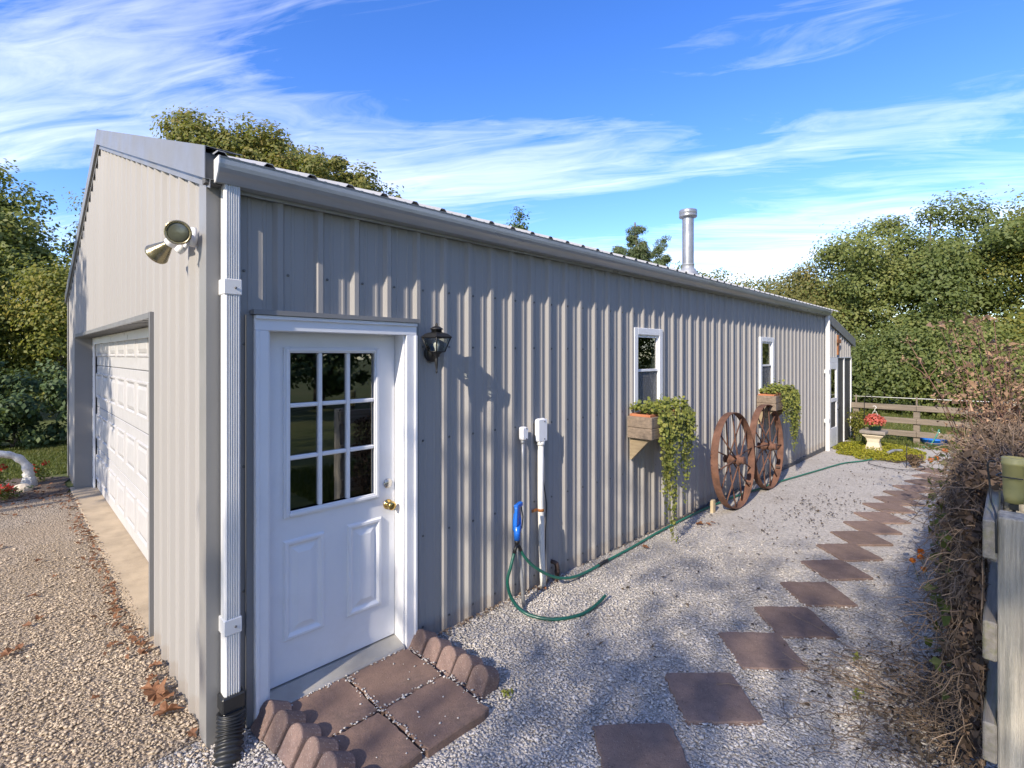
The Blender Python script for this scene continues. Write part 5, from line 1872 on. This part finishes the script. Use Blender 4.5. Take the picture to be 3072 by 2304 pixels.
# tall dead shrub with seed heads
g = np.random.default_rng(5)
ds = empty('dead_shrub', (6.35, 0.02, 0), 'tall dried bush with reddish stems and brown seed heads', 'dead shrub')
P_, Rr_ = [], []
heads, hl = [], []
nst = 34
for i in range(nst):
    s = 12
    a = g.uniform(0, 6.28)
    tilt = g.uniform(0.05, 0.42)
    b0 = np.array([6.35 + g.normal(0, .10), 0.0 + g.normal(0, .07), 0.0])
    hgt = g.uniform(1.5, 2.32)
    t_ = np.linspace(0, 1, s)
    px = b0[0] + math.cos(a) * tilt * hgt * t_ ** 1.4 + np.cumsum(g.normal(0, .006, s))
    py = b0[1] + math.sin(a) * tilt * hgt * t_ ** 1.4 * 0.9 + np.cumsum(g.normal(0, .006, s))
    path = np.stack([px, py, t_ * hgt], 1)
    P_.append(path)
    Rr_.append(np.linspace(0.010, 0.0030, s))
    heads.append(path[-1])
    for _ in range(5):
        k = g.integers(5, s - 1)
        q0 = path[k]
        dd = np.array([g.normal(0, .5), g.normal(0, .5), g.uniform(.4, 1.0)])
        dd /= np.linalg.norm(dd)
        ln = g.uniform(.10, .34)
        br = q0[None] + dd[None] * (np.linspace(0, ln, s))[:, None] + np.cumsum(g.normal(0, .004, (s, 3)), 0)
        P_.append(br)
        Rr_.append(np.linspace(0.0042, 0.0018, s))
        heads.append(br[-1])
    for _ in range(22):
        k = g.integers(3, s)
        hl.append(path[k] + g.normal(0, .04, 3))
V, F = strands(np.stack(P_), np.stack(Rr_), 4)
fast('stems', V, F, 'shrub_stem', ds)['kind'] = 'stuff'
heads = np.array(heads)
k = 22
C = (heads[:, None] + g.normal(0, 1, (len(heads), k, 3)) * np.array([.032, .032, .020])).reshape(-1, 3)
V, F = leaves(C, unit(g.normal(size=(len(C), 3))), np.full(len(C), 0.022), g, 0.6)
fast('seed_heads', V, F, 'seed_head', ds)['kind'] = 'stuff'
hl = np.array(hl)
V, F = leaves(hl, unit(g.normal(size=(len(hl), 3))), np.full(len(hl), 0.085), g, 0.4, 0.4, 0.5)
fast('withered_leaves', V, F, 'seed_head', ds)['kind'] = 'stuff'


def weed_bush(name, label, c, r, h, n, mat, size, stem_mat='dead_stem', nst=60, seed=1, cat='weeds'):
    g = np.random.default_rng(seed)
    e = empty(name, (c[0], c[1], gz(c[0])), label, cat)
    s = 9
    P_ = []
    for i in range(nst):
        a = g.uniform(0, 6.28)
        t_ = np.linspace(0, 1, s)
        rr_ = r * g.uniform(0.2, 1.0)
        hh = h * g.uniform(0.55, 1.05)
        P_.append(np.stack([c[0] + math.cos(a) * rr_ * (0.25 + 0.75 * t_ ** 1.3) + np.cumsum(g.normal(0, .01, s)), c[1] + math.sin(a) * rr_ * (0.25 + 0.75 * t_ ** 1.3) + np.cumsum(g.normal(0, .01, s)), gz(c[0]) + hh * np.sin(t_ * 1.45)], 1))
    P_ = np.stack(P_)
    V, F = strands(P_, np.linspace(0.005, 0.0018, s)[None], 3)
    fast('stems', V, F, stem_mat, e)['kind'] = 'stuff'
    ii = g.integers(0, nst, n)
    jj = g.integers(2, s, n)
    C = P_[ii, jj] + g.normal(0, 0.045, (n, 3)) * (r / 0.5)
    C[:, 2] = np.maximum(C[:, 2], gz(c[0]) + 0.02)
    V, F = leaves(C, unit(g.normal(size=(n, 3)) + [-.2, 0, .5]), np.full(n, size), g, 0.5, 0.2, 0.5)
    fast('leaves', V, F, mat, e)['kind'] = 'stuff'
    return e


weed_bush('weed_clump', 'loose olive green weed clump beside the dead shrub at the path end', (9.2, 0.30), 0.42, 0.95, 1600, 'leaf_olive', 0.045, seed=3)
weed_bush('weed_clump', 'dusty green weeds growing beside the blue tub fence', (12.0, 0.05), 0.55, 0.85, 1800, 'leaf_weed', 0.05, seed=4)
weed_bush('tall_weeds', 'tall yellow-green weeds behind the board fence', (9.0, -1.2), 0.95, 1.6, 4500, 'leaf_yellow', 0.06, seed=6)
weed_bush('dry_weeds', 'tall straw coloured dry weeds behind the dead shrub', (7.4, -0.15), 0.55, 1.75, 2600, 'leaf_olive', 0.04, seed=8, nst=110)
weed_bush('dry_weeds', 'pale tangled dry weeds beyond the fence post torch', (5.2, -0.65), 0.5, 1.25, 1500, 'dead_leaf', 0.04, seed=9, nst=110)

# ================================================================== FAR END: fence, bench, tub, ground cover
FX = 14.70
ff_ = empty('rail_fence', (FX, 1.4, gz(14)), 'three-rail weathered wooden fence between the gravel and the pasture', 'fence')
zb = gz(14)
for yy in (2.70, 1.53, -0.9, -3.4):
    m = MB().box(FX + 0.045, FX + 0.16, yy - 0.06, yy + 0.06, zb - 0.1, 0.80)
    m.build('post', 'fence_wood', ff_, bev=0.006)
for zc in (0.75, 0.45, 0.155):
    for (a, b) in ((1.532, 2.79), (-0.9, 1.528), (-3.4, -0.902)):
        m = MB().box(FX, FX + 0.044, a, b, zc - 0.065, zc + 0.065)
        m.build('rail', 'fence_wood', ff_, bev=0.005)
m = MB()
m.tube([(FX + 0.1, 2.75, 0.965), (FX + 0.1, 1.4, 0.970), (FX + 0.1, -1.0, 0.98), (FX + .1, -3.4, 0.99)], 0.007, 6)
o = m.build('fence_wire', 'rope_white', loc=(FX + 0.1, 1.4, 1.0))
tag(o, 'white wire rope strung above the three-rail fence', 'rope')
for yy in (2.70, 1.53, -0.9, -3.4):
    m = MB().box(FX + 0.085, FX + 0.115, yy - 0.015, yy + 0.015, 0.80, 1.0)
    m.build('wire_stand_off', 'fence_wood', ff_)

# stone bench
BX, BY = 13.25, 2.10
bz = gz(BX)
be = empty('stone_bench', (BX, BY, bz), 'short stone bench with grey top and cream flared pedestal', 'bench')
m = MB()
vv = []
m.box(BX - 0.20, BX + 0.20, BY - 0.23, BY + 0.23, bz + 0.385, bz + 0.455)
m.build('seat', 'stone_grey', be, bev=0.015, seg=2)
m = MB()
prof = [(0.17, 0.0), (0.175, 0.05), (0.13, 0.10), (0.105, 0.20), (0.125, 0.28), (0.185, 0.34), (0.19, 0.384)]
n4 = len(prof)
vv, ffs = [], []
for (r_, h_) in prof:
    for (sx, sy) in ((-1, -1), (1, -1), (1, 1), (-1, 1)):
        vv.append((BX + sx * r_ * 0.8, BY + sy * r_, bz + h_))
for i in range(n4 - 1):
    for k in range(4):
        ffs.append((i * 4 + k, i * 4 + (k + 1) % 4, (i + 1) * 4 + (k + 1) % 4, (i + 1) * 4 + k))
ffs += [(3, 2, 1, 0), tuple((n4 - 1) * 4 + k for k in range(4))]
m.add(vv, ffs)
m.build('pedestal', 'stone_cream', be, bev=0.006)

# hanging basket set on the bench
HBz = bz + 0.455
hb = empty('flower_basket', (BX, BY - 0.02, HBz), 'green hanging pot of coral pink flowers set on the stone bench', 'flower pot')
m = MB()
m.lathe([(0.0, 0.0), (0.10, 0.0), (0.135, 0.10), (0.142, 0.10), (0.142, 0.115), (0.125, 0.115), (0.11, 0.09), (0.0, 0.09)], (BX, BY - 0.02, HBz), (0, 0, 1), 20)
m.build('pot', 'hose_dark', hb)
g = np.random.default_rng(8)
n = 900
dirs = unit(g.normal(size=(n, 3)))
C = np.array([BX, BY - 0.02, HBz + 0.21]) + dirs * (g.uniform(0, 1, n) ** 0.4)[:, None] * np.array([0.17, 0.20, 0.15])
V, F = leaves(C, unit(dirs + g.normal(0, .5, (n, 3))), np.full(n, 0.045), g, 0.8)
fast('blossoms', V, F, 'petal_coral', hb)['kind'] = 'stuff'
n = 160
C = np.array([BX, BY + 0.02, HBz + 0.15]) + unit(g.normal(size=(n, 3))) * np.array([0.17, 0.2, 0.09])
V, F = leaves(C, unit(g.normal(size=(n, 3))), np.full(n, 0.05), g, 0.6)
fast('foliage', V, F, 'leaf_vine', hb)['kind'] = 'stuff'
m = MB()
for s_ in (-1, 1):
    m.tube([(BX, BY - 0.02 + s_ * 0.13, HBz + 0.11), (BX, BY - 0.02 + s_ * 0.02, HBz + 0.42)], 0.003, 5)
m.tube(smooth_path([(BX, BY - 0.02, HBz + 0.40), (BX, BY - 0.02, HBz + 0.46), (BX, BY - 0.045, HBz + 0.49), (BX, BY - 0.02, HBz + 0.525), (BX, BY + 0.015, HBz + 0.515)]), 0.006, 6)
m.build('hanger', 'rope_white', hb)
# shepherd's hook
m = MB()
sx, sy = 13.6, 2.33
m.tube(smooth_path([(sx, sy, zb - 0.02), (sx, sy, 0.8), (sx, sy - 0.01, 1.02), (sx, sy - 0.08, 1.09), (sx, sy - 0.15, 1.03), (sx, sy - 0.14, 0.95)]), 0.008, 6)
o = m.build('plant_hook', 'black_iron', loc=(sx, sy, zb))
tag(o, 'thin black shepherd hook standing behind the coral flower pot', 'plant hook')

# blue tub with hose hanging in it
tu = empty('water_tub', (14.99, 1.25, zb), 'bright blue round water tub behind the far fence', 'tub')
m = MB()
m.lathe([(0.0, 0.0), (0.24, 0.0), (0.265, 0.155), (0.285, 0.16), (0.285, 0.185), (0.255, 0.185), (0.24, 0.08), (0.0, 0.06)], (14.99, 1.25, zb), (0, 0, 1), 32)
m.build('shell', 'blue_tub', tu)
m = MB()
m.tube(smooth_path([(14.60, 1.42, zb + 0.015), (14.62, 1.30, zb + 0.03), (14.64, 1.22, 0.06), (14.66, 1.15, 0.22), (14.72, 1.13, 0.30), (14.95, 1.13, 0.14)]), 0.014, 8)
o = m.build('fill_hose', 'hose_faded', loc=(14.60, 1.42, zb))
tag(o, 'pale green hose bent over the fence rail into the blue tub', 'hose')

# yellow-green ground cover
g = np.random.default_rng(15)
n = 15000
X = g.uniform(11.9, 14.5, n)
Y = g.uniform(1.2, 2.82, n)
ex = ((X - 13.2) / 1.2) ** 2 + ((Y - 2.0 - 0.12 * (X - 13.1)) / 0.82) ** 2
k = ex < 1 - 0.25 * np.sin(X * 7) * np.sin(Y * 8)
X, Y, ex = X[k], Y[k], ex[k]
C = np.stack([X, Y, gza(X) + g.uniform(0.0, 1, len(X)) * 0.11 * np.sqrt(np.clip(1.2 - ex, 0.05, 1))], 1)
V, F = leaves(C, unit(g.normal(size=C.shape) * .6 + [-.2, 0, 1]), np.full(len(C), 0.034), g, 0.6)
tag(fast('ground_cover', V, F, 'leaf_cover'), 'low yellow-green creeping ground cover around the stone bench', 'ground cover', kind='stuff')
m = MB()
m.tube(smooth_path([(12.55, 1.75, gz(12.5) + 0.10), (12.75, 1.70, gz(12.5) + 0.12), (12.95, 1.68, gz(12.5) + 0.10), (13.1, 1.60, gz(12.5) + 0.09)]), [0.03] * 25, 8)
o = m.build('hose_nozzle', 'galv_dull', loc=(12.8, 1.7, gz(12.8)))
tag(o, 'dark grey hose nozzle lying on the yellow-green ground cover', 'nozzle')
weed_bush('coleus_plant', 'yellowish leafy plant beside the porch screen', (14.3, 2.55), 0.25, 0.75, 700, 'leaf_yellow', 0.06, 'stem_green', 30, 12, 'plant')
# wire plant support and dead clump at the end of the path
m = MB()
m.tube([(11.6, 1.35, gz(11.6)), (11.6, 1.34, 0.35)], 0.006, 6)
m.tube([(11.60 + 0.42 * math.cos(a / 18 * 6.283), 1.5 + 0.42 * math.sin(a / 18 * 6.283), gz(11.6) + 0.03) for a in range(18)], 0.006, 6, closed=True)
o = m.build('wire_support', 'black_iron', loc=(11.6, 1.35, gz(11.6)))
tag(o, 'thin black wire hoop lying on the gravel near the path end', 'wire hoop')
weed_bush('dead_clump', 'small reddish brown dead clump beside the wire hoop', (11.75, 1.25), 0.18, 0.22, 240, 'dead_leaf', 0.05, 'dead_stem', 30, 13, 'dead plant')
# ================================================================== LEFT: arch planter and flowers
ar = empty('stone_arch', (0.0, 10.45, 0), 'white stone ring-shaped garden ornament beside the garage drive', 'garden ornament')
m = MB()
pts, rr = [], []
g = np.random.default_rng(2)
for i in range(33):
    a = -0.25 + i / 32 * (math.pi + 0.5)
    pts.append((-0.10 + 0.33 * math.cos(a), 10.48, 0.19 + 0.335 * math.sin(a)))
    rr.append(0.048 + g.uniform(-.012, .014) + 0.02 * (1 - math.sin(max(0, min(math.pi, a)))))
m.tube(pts, rr, 12)
m.build('ring', 'stone_white', ar)
m = MB()
for s_ in (-1, 1):
    m.lathe([(0.10, 0.0), (0.095, 0.06), (0.075, 0.13), (0.05, 0.17)], (-0.10 + s_ * 0.335, 10.48, 0.0), (0, 0, 1), 9, smooth=False)
m.build('base_stones', 'stone_white', ar)
m = MB()
for (a, b, s_) in ((0.19, 10.10, .14), (-0.02, 9.98, .12), (0.05, 10.30, .12), (-0.3, 9.95, .12)):
    pass
for (a, b, s_) in ((0.16, 10.16, .13), (-0.06, 10.02, .11), (-0.36, 10.0, .12)):
    m = MB()
    m.lathe([(0.0, -0.03), (s_ * .8, -0.03), (s_, 0.03), (s_ * .8, 0.08), (s_ * .3, 0.105), (0, 0.11)], (a, b, 0), (0.1, 0.05, 1), 9, smooth=False)
    o = m.build('edging_rock', 'stone_cream', loc=(a, b, 0), bev=0.02)
    tag(o, 'pale rounded rock edging the red flower bed', 'rock', 'rocks edging the flower bed')


def flower_bush(label, c, r, h, nf, mat, seed):
    g = np.random.default_rng(seed)
    e = empty('flowering_plant', (c[0], c[1], 0), label, 'flowering plant', 'red flowering plants by the stone ring')
    n = 260
    C = np.stack([c[0] + g.normal(0, r * .55, n), c[1] + g.normal(0, r * .55, n), g.uniform(.02, h, n)], 1)
    V, F = leaves(C, unit(g.normal(size=(n, 3)) + [0, 0, .6]), np.full(n, 0.045), g, 0.5)
    fast('leaves', V, F, 'leaf_weed', e)['kind'] = 'stuff'
    C = []
    for _ in range(nf):
        q = np.array([c[0] + g.normal(0, r * .5), c[1] + g.normal(0, r * .5), h * g.uniform(.7, 1.1)])
        C.append(q + g.normal(0, 0.018, (14, 3)))
    C = np.concatenate(C)
    V, F = leaves(C, unit(g.normal(size=C.shape) + [0, 0, .5]), np.full(len(C), 0.038), g, 0.8)
    fast('blossoms', V, F, mat, e)['kind'] = 'stuff'


flower_bush('red flowering plant framed inside the white stone ring', (-0.12, 10.42), 0.16, 0.30, 12, 'petal_red', 31)
flower_bush('red flowering plant in front of the pale edging rocks', (-0.02, 9.78), 0.15, 0.14, 9, 'petal_red', 32)
flower_bush('straggly red flowering plant beside the stone ring', (0.34, 10.75), 0.13, 0.26, 4, 'petal_red', 33)


# ================================================================== GRASS
def grass(name, label, xr, yr, n, h, seed, keep=None):
    g = np.random.default_rng(seed)
    X = g.uniform(xr[0], xr[1], n)
    Y = g.uniform(yr[0], yr[1], n)
    if keep is not None:
        k = keep(X, Y)
        X, Y = X[k], Y[k]
    n = len(X)
    hh = h * g.uniform(0.4, 1.2, n)
    a = g.uniform(0, 6.28, n)
    w_ = 0.006 + 0.004 * g.uniform(0, 1, n) + h * 0.06
    z = gza(X) - 0.012
    bx_ = np.stack([np.cos(a) * w_, np.sin(a) * w_, 0 * a], 1)
    B = np.stack([X, Y, z], 1)
    tip = B + np.stack([g.normal(0, .35, n) * hh, g.normal(0, .35, n) * hh, hh], 1)
    V = np.stack([B - bx_, B + bx_, tip], 1).reshape(-1, 3)
    return tag(fast(name, V, np.arange(3 * n).reshape(n, 3), 'grass_blade'), label, 'grass', kind='stuff')


grass('lawn_grass', 'short green lawn grass behind the stone ring', (-3, 1.2), (11.2, 15.5), 42000, 0.05, 3)
grass('pasture_grass', 'short green pasture grass beyond the three-rail fence', (14.3, 24), (-5, 7), 60000, 0.07, 4, keep=lambda X, Y: ~((X < 15.3) & (Y > 2.8)))
grass('fence_grass', 'grass growing along the far side of the board fence', (2.9, 13.9), (-2.6, -0.12), 30000, 0.13, 5)
grass('fence_foot_grass', 'uncut grass tufts along the foot of the three-rail fence', (14.55, 15.0), (-1.6, 2.8), 2500, 0.13, 6)


# ================================================================== TREES
def tree(name, label, base, blobs, n, size, mat, seed, trunk_h, trunk_r=0.16, group=None, clump=0.42, ncl=None, cat='tree', aspect=0.62, limbs=9):
    """blobs: (dx, dy, z, rx, ry, rz); leaves gathered in clumps spread through the volume"""
    g = np.random.default_rng(seed)
    bz_ = gz(base[0]) - 0.05
    e = empty(name, (base[0], base[1], bz_), label, cat, group)
    m = MB()
    top = max(b[2] for b in blobs)
    pts = [(base[0] + g.normal(0, .05) * i, base[1] + g.normal(0, .05) * i, bz_ + top * i / 6) for i in range(7)]
    m.tube(pts, [trunk_r * (1.25 if i == 0 else 1 - 0.13 * i) for i in range(7)], 9)
    vol = np.array([b[3] * b[4] * b[5] for b in blobs]) ** 0.75
    vol = vol / vol.sum()
    ncl = ncl or max(30, n // 150)
    bi = g.choice(len(blobs), ncl, p=vol)
    Bm = np.array(blobs)[bi]
    dirs = unit(g.normal(size=(ncl, 3)))
    rad = g.uniform(0.12, 1, ncl) ** 0.45 * (1 + 0.22 * g.normal(size=ncl) * 0.6)
    CC = np.stack([base[0] + Bm[:, 0] + dirs[:, 0] * Bm[:, 3] * rad, base[1] + Bm[:, 1] + dirs[:, 1] * Bm[:, 4] * rad, bz_ + Bm[:, 2] + dirs[:, 2] * Bm[:, 5] * rad], 1)
    CC[:, 2] = np.maximum(CC[:, 2], bz_ + 0.25)
    for k in range(limbs):
        c = Vector(CC[g.integers(ncl)])
        t_ = g.uniform(0.3, 0.8)
        p0 = Vector(pts[int(t_ * 6)])
        if c.z < p0.z:
            p0 = Vector(pts[max(1, int(6 * max(0.15, (c.z - bz_) / top) * 0.6))])
        mid = p0.lerp(c, 0.5) + Vector((g.normal(0, .15), g.normal(0, .15), 0.2))
        m.tube([p0, mid, c], [trunk_r * 0.45, trunk_r * 0.25, trunk_r * 0.07], 6)
    m.build('trunk', 'bark', e)
    per = g.multinomial(n, g.dirichlet(np.full(ncl, 4.0)))
    ci = np.repeat(np.arange(ncl), per)
    dl = unit(g.normal(size=(len(ci), 3)))
    pr = (clump * 1.75 * g.uniform(0.55, 1.3, ncl))[ci]
    off = dl * (pr * g.uniform(0.1, 1, len(ci)) ** 0.42 * (1 + 0.18 * g.normal(size=len(ci))))[:, None] * np.array([1, 1, 0.72])
    C = CC[ci] + off
    C[:, 2] = np.maximum(C[:, 2], bz_ + 0.08)
    nrm = unit(dl * 0.75 + dirs[ci] * 0.25 + g.normal(size=(len(ci), 3)) * 0.42 + np.array([-0.45, -0.12, 0.38]))
    V, F = leaves(C, nrm, np.full(len(ci), size), g, aspect, 0.12, 0.4)
    fast('crown', V, F, mat, e)
    return e


WG = 'trees of the wood beyond the pasture'
# the wood along the far side of the pasture
tree('broadleaf_tree', 'dense green tree of the wood, standing directly behind the porch roof', (25.8, 6.6), [(0, 0, 3.0, 2.4, 2.3, 2.9), (0.3, .4, 4.6, 1.9, 1.8, 1.5)], 46000, 0.12, 'leaf_olive', 101, 5, .2, WG, clump=.50, ncl=95)
tree('broadleaf_tree', 'tall mid-green tree of the wood, above the coral flower pot', (25.0, 3.9), [(0, 0, 3.1, 2.2, 2.1, 3.0), (0.2, 0, 5.9, 1.9, 1.8, 1.8)], 50000, 0.12, 'leaf_green', 102, 5, .2, WG, clump=.50, ncl=95)
tree('broadleaf_tree', 'full green tree of the wood, above the blue water tub', (25.2, 1.5), [(0, 0, 3.1, 2.2, 2.0, 3.0), (0.2, -.2, 6.1, 2.0, 1.9, 2.0)], 50000, 0.12, 'leaf_deep', 103, 5, .2, WG, clump=.50, ncl=95)
tree('broadleaf_tree', 'tall yellowing tree of the wood, highest of all, behind the dead shrub', (26.4, -0.6), [(0, 0, 3.0, 2.3, 2.0, 2.9), (0.4, -.5, 6.4, 2.0, 1.7, 2.2)], 50000, 0.12, 'leaf_yellow', 104, 6, .2, WG, clump=.50, ncl=95)
tree('broadleaf_tree', 'leafy green tree of the wood, behind the fence torch', (24.6, -2.9), [(0, 0, 2.9, 2.2, 2.1, 2.8), (0.2, 0, 5.6, 2.0, 1.9, 1.9)], 36000, 0.12, 'leaf_green', 105, 5, .2, WG, clump=.50, ncl=95)
tree('broadleaf_tree', 'low bushy tree in front of the wood, nearest the three-rail fence', (22.4, 0.6), [(0, 0, 1.5, 1.6, 1.8, 1.5)], 17000, 0.105, 'leaf_green', 106, 2, .1, WG, clump=.56)
tree('broadleaf_tree', 'low bushy shrub in front of the wood, behind the stone bench', (22.8, 3.3), [(0, 0, 1.5, 1.5, 1.9, 1.6)], 17000, 0.105, 'leaf_deep', 107, 2, .1, WG, clump=.56)
tree('broadleaf_tree', 'low bushy shrub at the foot of the wood, past the porch', (23.6, 5.6), [(0, 0, 1.4, 1.5, 1.8, 1.5)], 13000, 0.11, 'leaf_olive', 108, 2, .1, WG, clump=.56)
tree('broadleaf_tree', 'broad green shrub of the wood beyond the tall weeds', (21.5, -2.2), [(0, 0, 1.6, 1.6, 1.9, 1.6)], 13000, 0.11, 'leaf_green', 109, 2, .1, WG, clump=.56)
tree('broadleaf_tree', 'rounded green tree far behind the roof end, with yellow upper twigs', (29.5, 10.6), [(0, 0, 4.2, 2.6, 2.3, 2.6), (-.5, 1.2, 5.2, 1.6, 1.6, 1.5), (0.2, -1.8, 4.8, 1.1, 1.2, 1.6)], 24000, 0.14, 'leaf_autumn', 110, 5, .2, WG, clump=.56)
tree('broadleaf_tree', 'tall thin-topped tree standing behind the flue pipe', (28.6, 13.6), [(0, 0, 4.9, 1.8, 1.8, 2.4)], 6500, 0.18, 'leaf_green', 111, 5, .15)
# pine behind the roof
pine_blobs = []
for k, (r_, a) in enumerate([(0, 0), (0.8, 0.4), (0.9, 2.2), (0.8, 4.3), (1.7, 1.1), (1.6, 3.1), (1.8, 5.2), (2.3, 0.1), (2.4, 2.6), (2.3, 4.6)]):
    top_ = 10.0 - 0.50 * r_ - 0.30 * (k % 3)
    for q in range(6):
        w_ = 0.16 + 0.12 * q
        pine_blobs.append((r_ * math.cos(a) * (1 - 0.06 * q), r_ * math.sin(a) * (1 - 0.06 * q), top_ - 0.42 * q, w_, w_, 0.30))
tree('pine_tree', 'bushy dark green pine top rising behind the garage roof beside the flue', (26.3, 16.0), pine_blobs, 42000, 0.18, 'leaf_pine', 112, 9, .2, clump=0.18, aspect=0.2, ncl=330)
tree('broadleaf_tree', 'small dark treetop peeking over the middle of the garage roof', (21.4, 21.1), [(0, 0, 8.0, 1.0, 1.0, 2.5)], 9000, 0.17, 'leaf_dark', 113, 8, .15, clump=.3)
# big trees behind the garage
tree('broadleaf_tree', 'large autumn-tinged tree rising behind the garage gable peak', (8.2, 29.0), [(0, 0, 9.6, 4.0, 4.0, 3.4), (-.9, .7, 12.0, 2.5, 2.5, 2.1), (1.4, -1.2, 11.6, 2.6, 2.5, 2.0)], 70000, 0.19, 'leaf_autumn', 114, 8, .3, limbs=14)
tree('broadleaf_tree', 'rounded autumn-tinged tree behind the garage roof beside the tallest one', (11.6, 25.6), [(0, 0, 9.2, 3.2, 3.2, 2.9), (-1., 1., 11.2, 2.1, 2.1, 1.8), (1.1, -1.1, 10.0, 2.2, 2.2, 1.8)], 52000, 0.185, 'leaf_autumn', 115, 8, .25, limbs=12)
# left of the garage
LG = 'trees beyond the lawn'
tree('broadleaf_tree', 'tall airy dark green tree beyond the hedge on the lawn side', (-0.1, 25.0), [(0, 0, 3.6, 2.7, 2.4, 3.0), (-.3, 0, 6.6, 1.4, 1.4, 1.9)], 40000, 0.15, 'leaf_green', 116, 7, .2, LG)
tree('broadleaf_tree', 'yellow-green tree standing between the hedge and the garage corner', (1.35, 21.5), [(0, 0, 2.6, 1.7, 1.8, 2.6)], 20000, 0.11, 'leaf_yellow', 117, 4, .14, LG)
tree('broadleaf_tree', 'autumn-coloured tree partly hidden by the garage gable', (2.9, 25.8), [(0, 0, 4.2, 1.7, 1.7, 3.6)], 15000, 0.13, 'leaf_autumn', 118, 6, .16, LG)
tree('broadleaf_tree', 'broad mid-green tree behind the white stone ring', (-2.4, 21.8), [(0, 0, 3.0, 2.2, 2.0, 2.8)], 20000, 0.12, 'leaf_green', 119, 4, .16, LG)
tree('laurel_hedge', 'dense dark evergreen hedge bush at the back of the lawn', (0.1, 15.2), [(0, 0, 0.95, 1.25, 0.8, 0.95), (-.9, .1, 0.9, 1.0, .7, .9)], 9000, 0.10, 'leaf_dark', 120, 1.2, .06, 'hedge bushes at the back of the lawn', clump=.16, cat='hedge')
tree('laurel_hedge', 'dark evergreen hedge bush next to the garage far corner', (1.55, 15.6), [(0, 0, 0.95, 1.1, 0.8, 0.95)], 6000, 0.10, 'leaf_dark', 121, 1.2, .06, 'hedge bushes at the back of the lawn', clump=.16, cat='hedge')
tree('laurel_hedge', 'dark evergreen hedge bush at the far end of the lawn', (-2.2, 15.2), [(0, 0, 0.95, 1.2, 0.8, 0.95)], 6000, 0.10, 'leaf_dark', 122, 1.2, .06, 'hedge bushes at the back of the lawn', clump=.16, cat='hedge')
# trees west and south of the yard: they shade the foreground and show in the glass
SG = 'trees of the yard behind the viewer'
tree('shade_tree', 'large leafy shade tree west of the drive, shading the front yard', (-10.0, -5.2), [(0, 0.0, 6.0, 4.0, 5.3, 4.6), (0, 1.2, 4.0, 3.5, 4.6, 2.2)], 42000, 0.15, 'leaf_green', 130, 6, .32, SG, clump=.34, limbs=14, ncl=2600)
tree('shade_tree', 'shade tree west of the drive, dappling the garage door', (-7.6, 7.9), [(0, 0, 6.9, 1.5, 1.25, 2.4)], 1500, 0.24, 'leaf_green', 131, 6, .10, SG, clump=.3, ncl=60)
for i, (a, b, s_, mt) in enumerate(((8.5, -13.0, 1.0, 'leaf_dark'), (14.0, -10.0, 1.1, 'leaf_green'), (3.0, -15.0, 1.2, 'leaf_green'), (20.0, -9.5, 1.1, 'leaf_green'), (-4.0, -13.0, 1.1, 'leaf_dark'))):
    tree('shade_tree', ['dark tree south of the yard mirrored in the door glass', 'green tree south of the board fence', 'tall green tree behind the viewer', 'green tree at the pasture edge south of the fence', 'dark tree south-west of the drive'][i], (a, b), [(0, 0, 3.2 * s_, 2.6, 2.4, 3.0 * s_), (.3, 0, 6.0 * s_, 1.9, 1.9, 1.7)], 8000, 0.26, mt, 140 + i, 5, .2, SG)
for i, (a, b, mt, lab) in enumerate(((-6.0, 23.0, 'leaf_green', 'green tree past the lawn end of the hedge row'), (-10.5, 20.0, 'leaf_dark', 'dark tree past the far end of the lawn'), (25.5, -6.0, 'leaf_olive', 'olive tree of the wood beyond the tall weeds'), (24.5, -9.5, 'leaf_green', 'green tree at the southern end of the wood'))):
    tree('broadleaf_tree', lab, (a, b), [(0, 0, 3.0, 2.6, 2.3, 2.9), (.2, 0, 5.4, 1.9, 1.8, 1.7)], 15000, 0.17, mt, 160 + i, 5, .18, 'trees closing the edges of the yard')
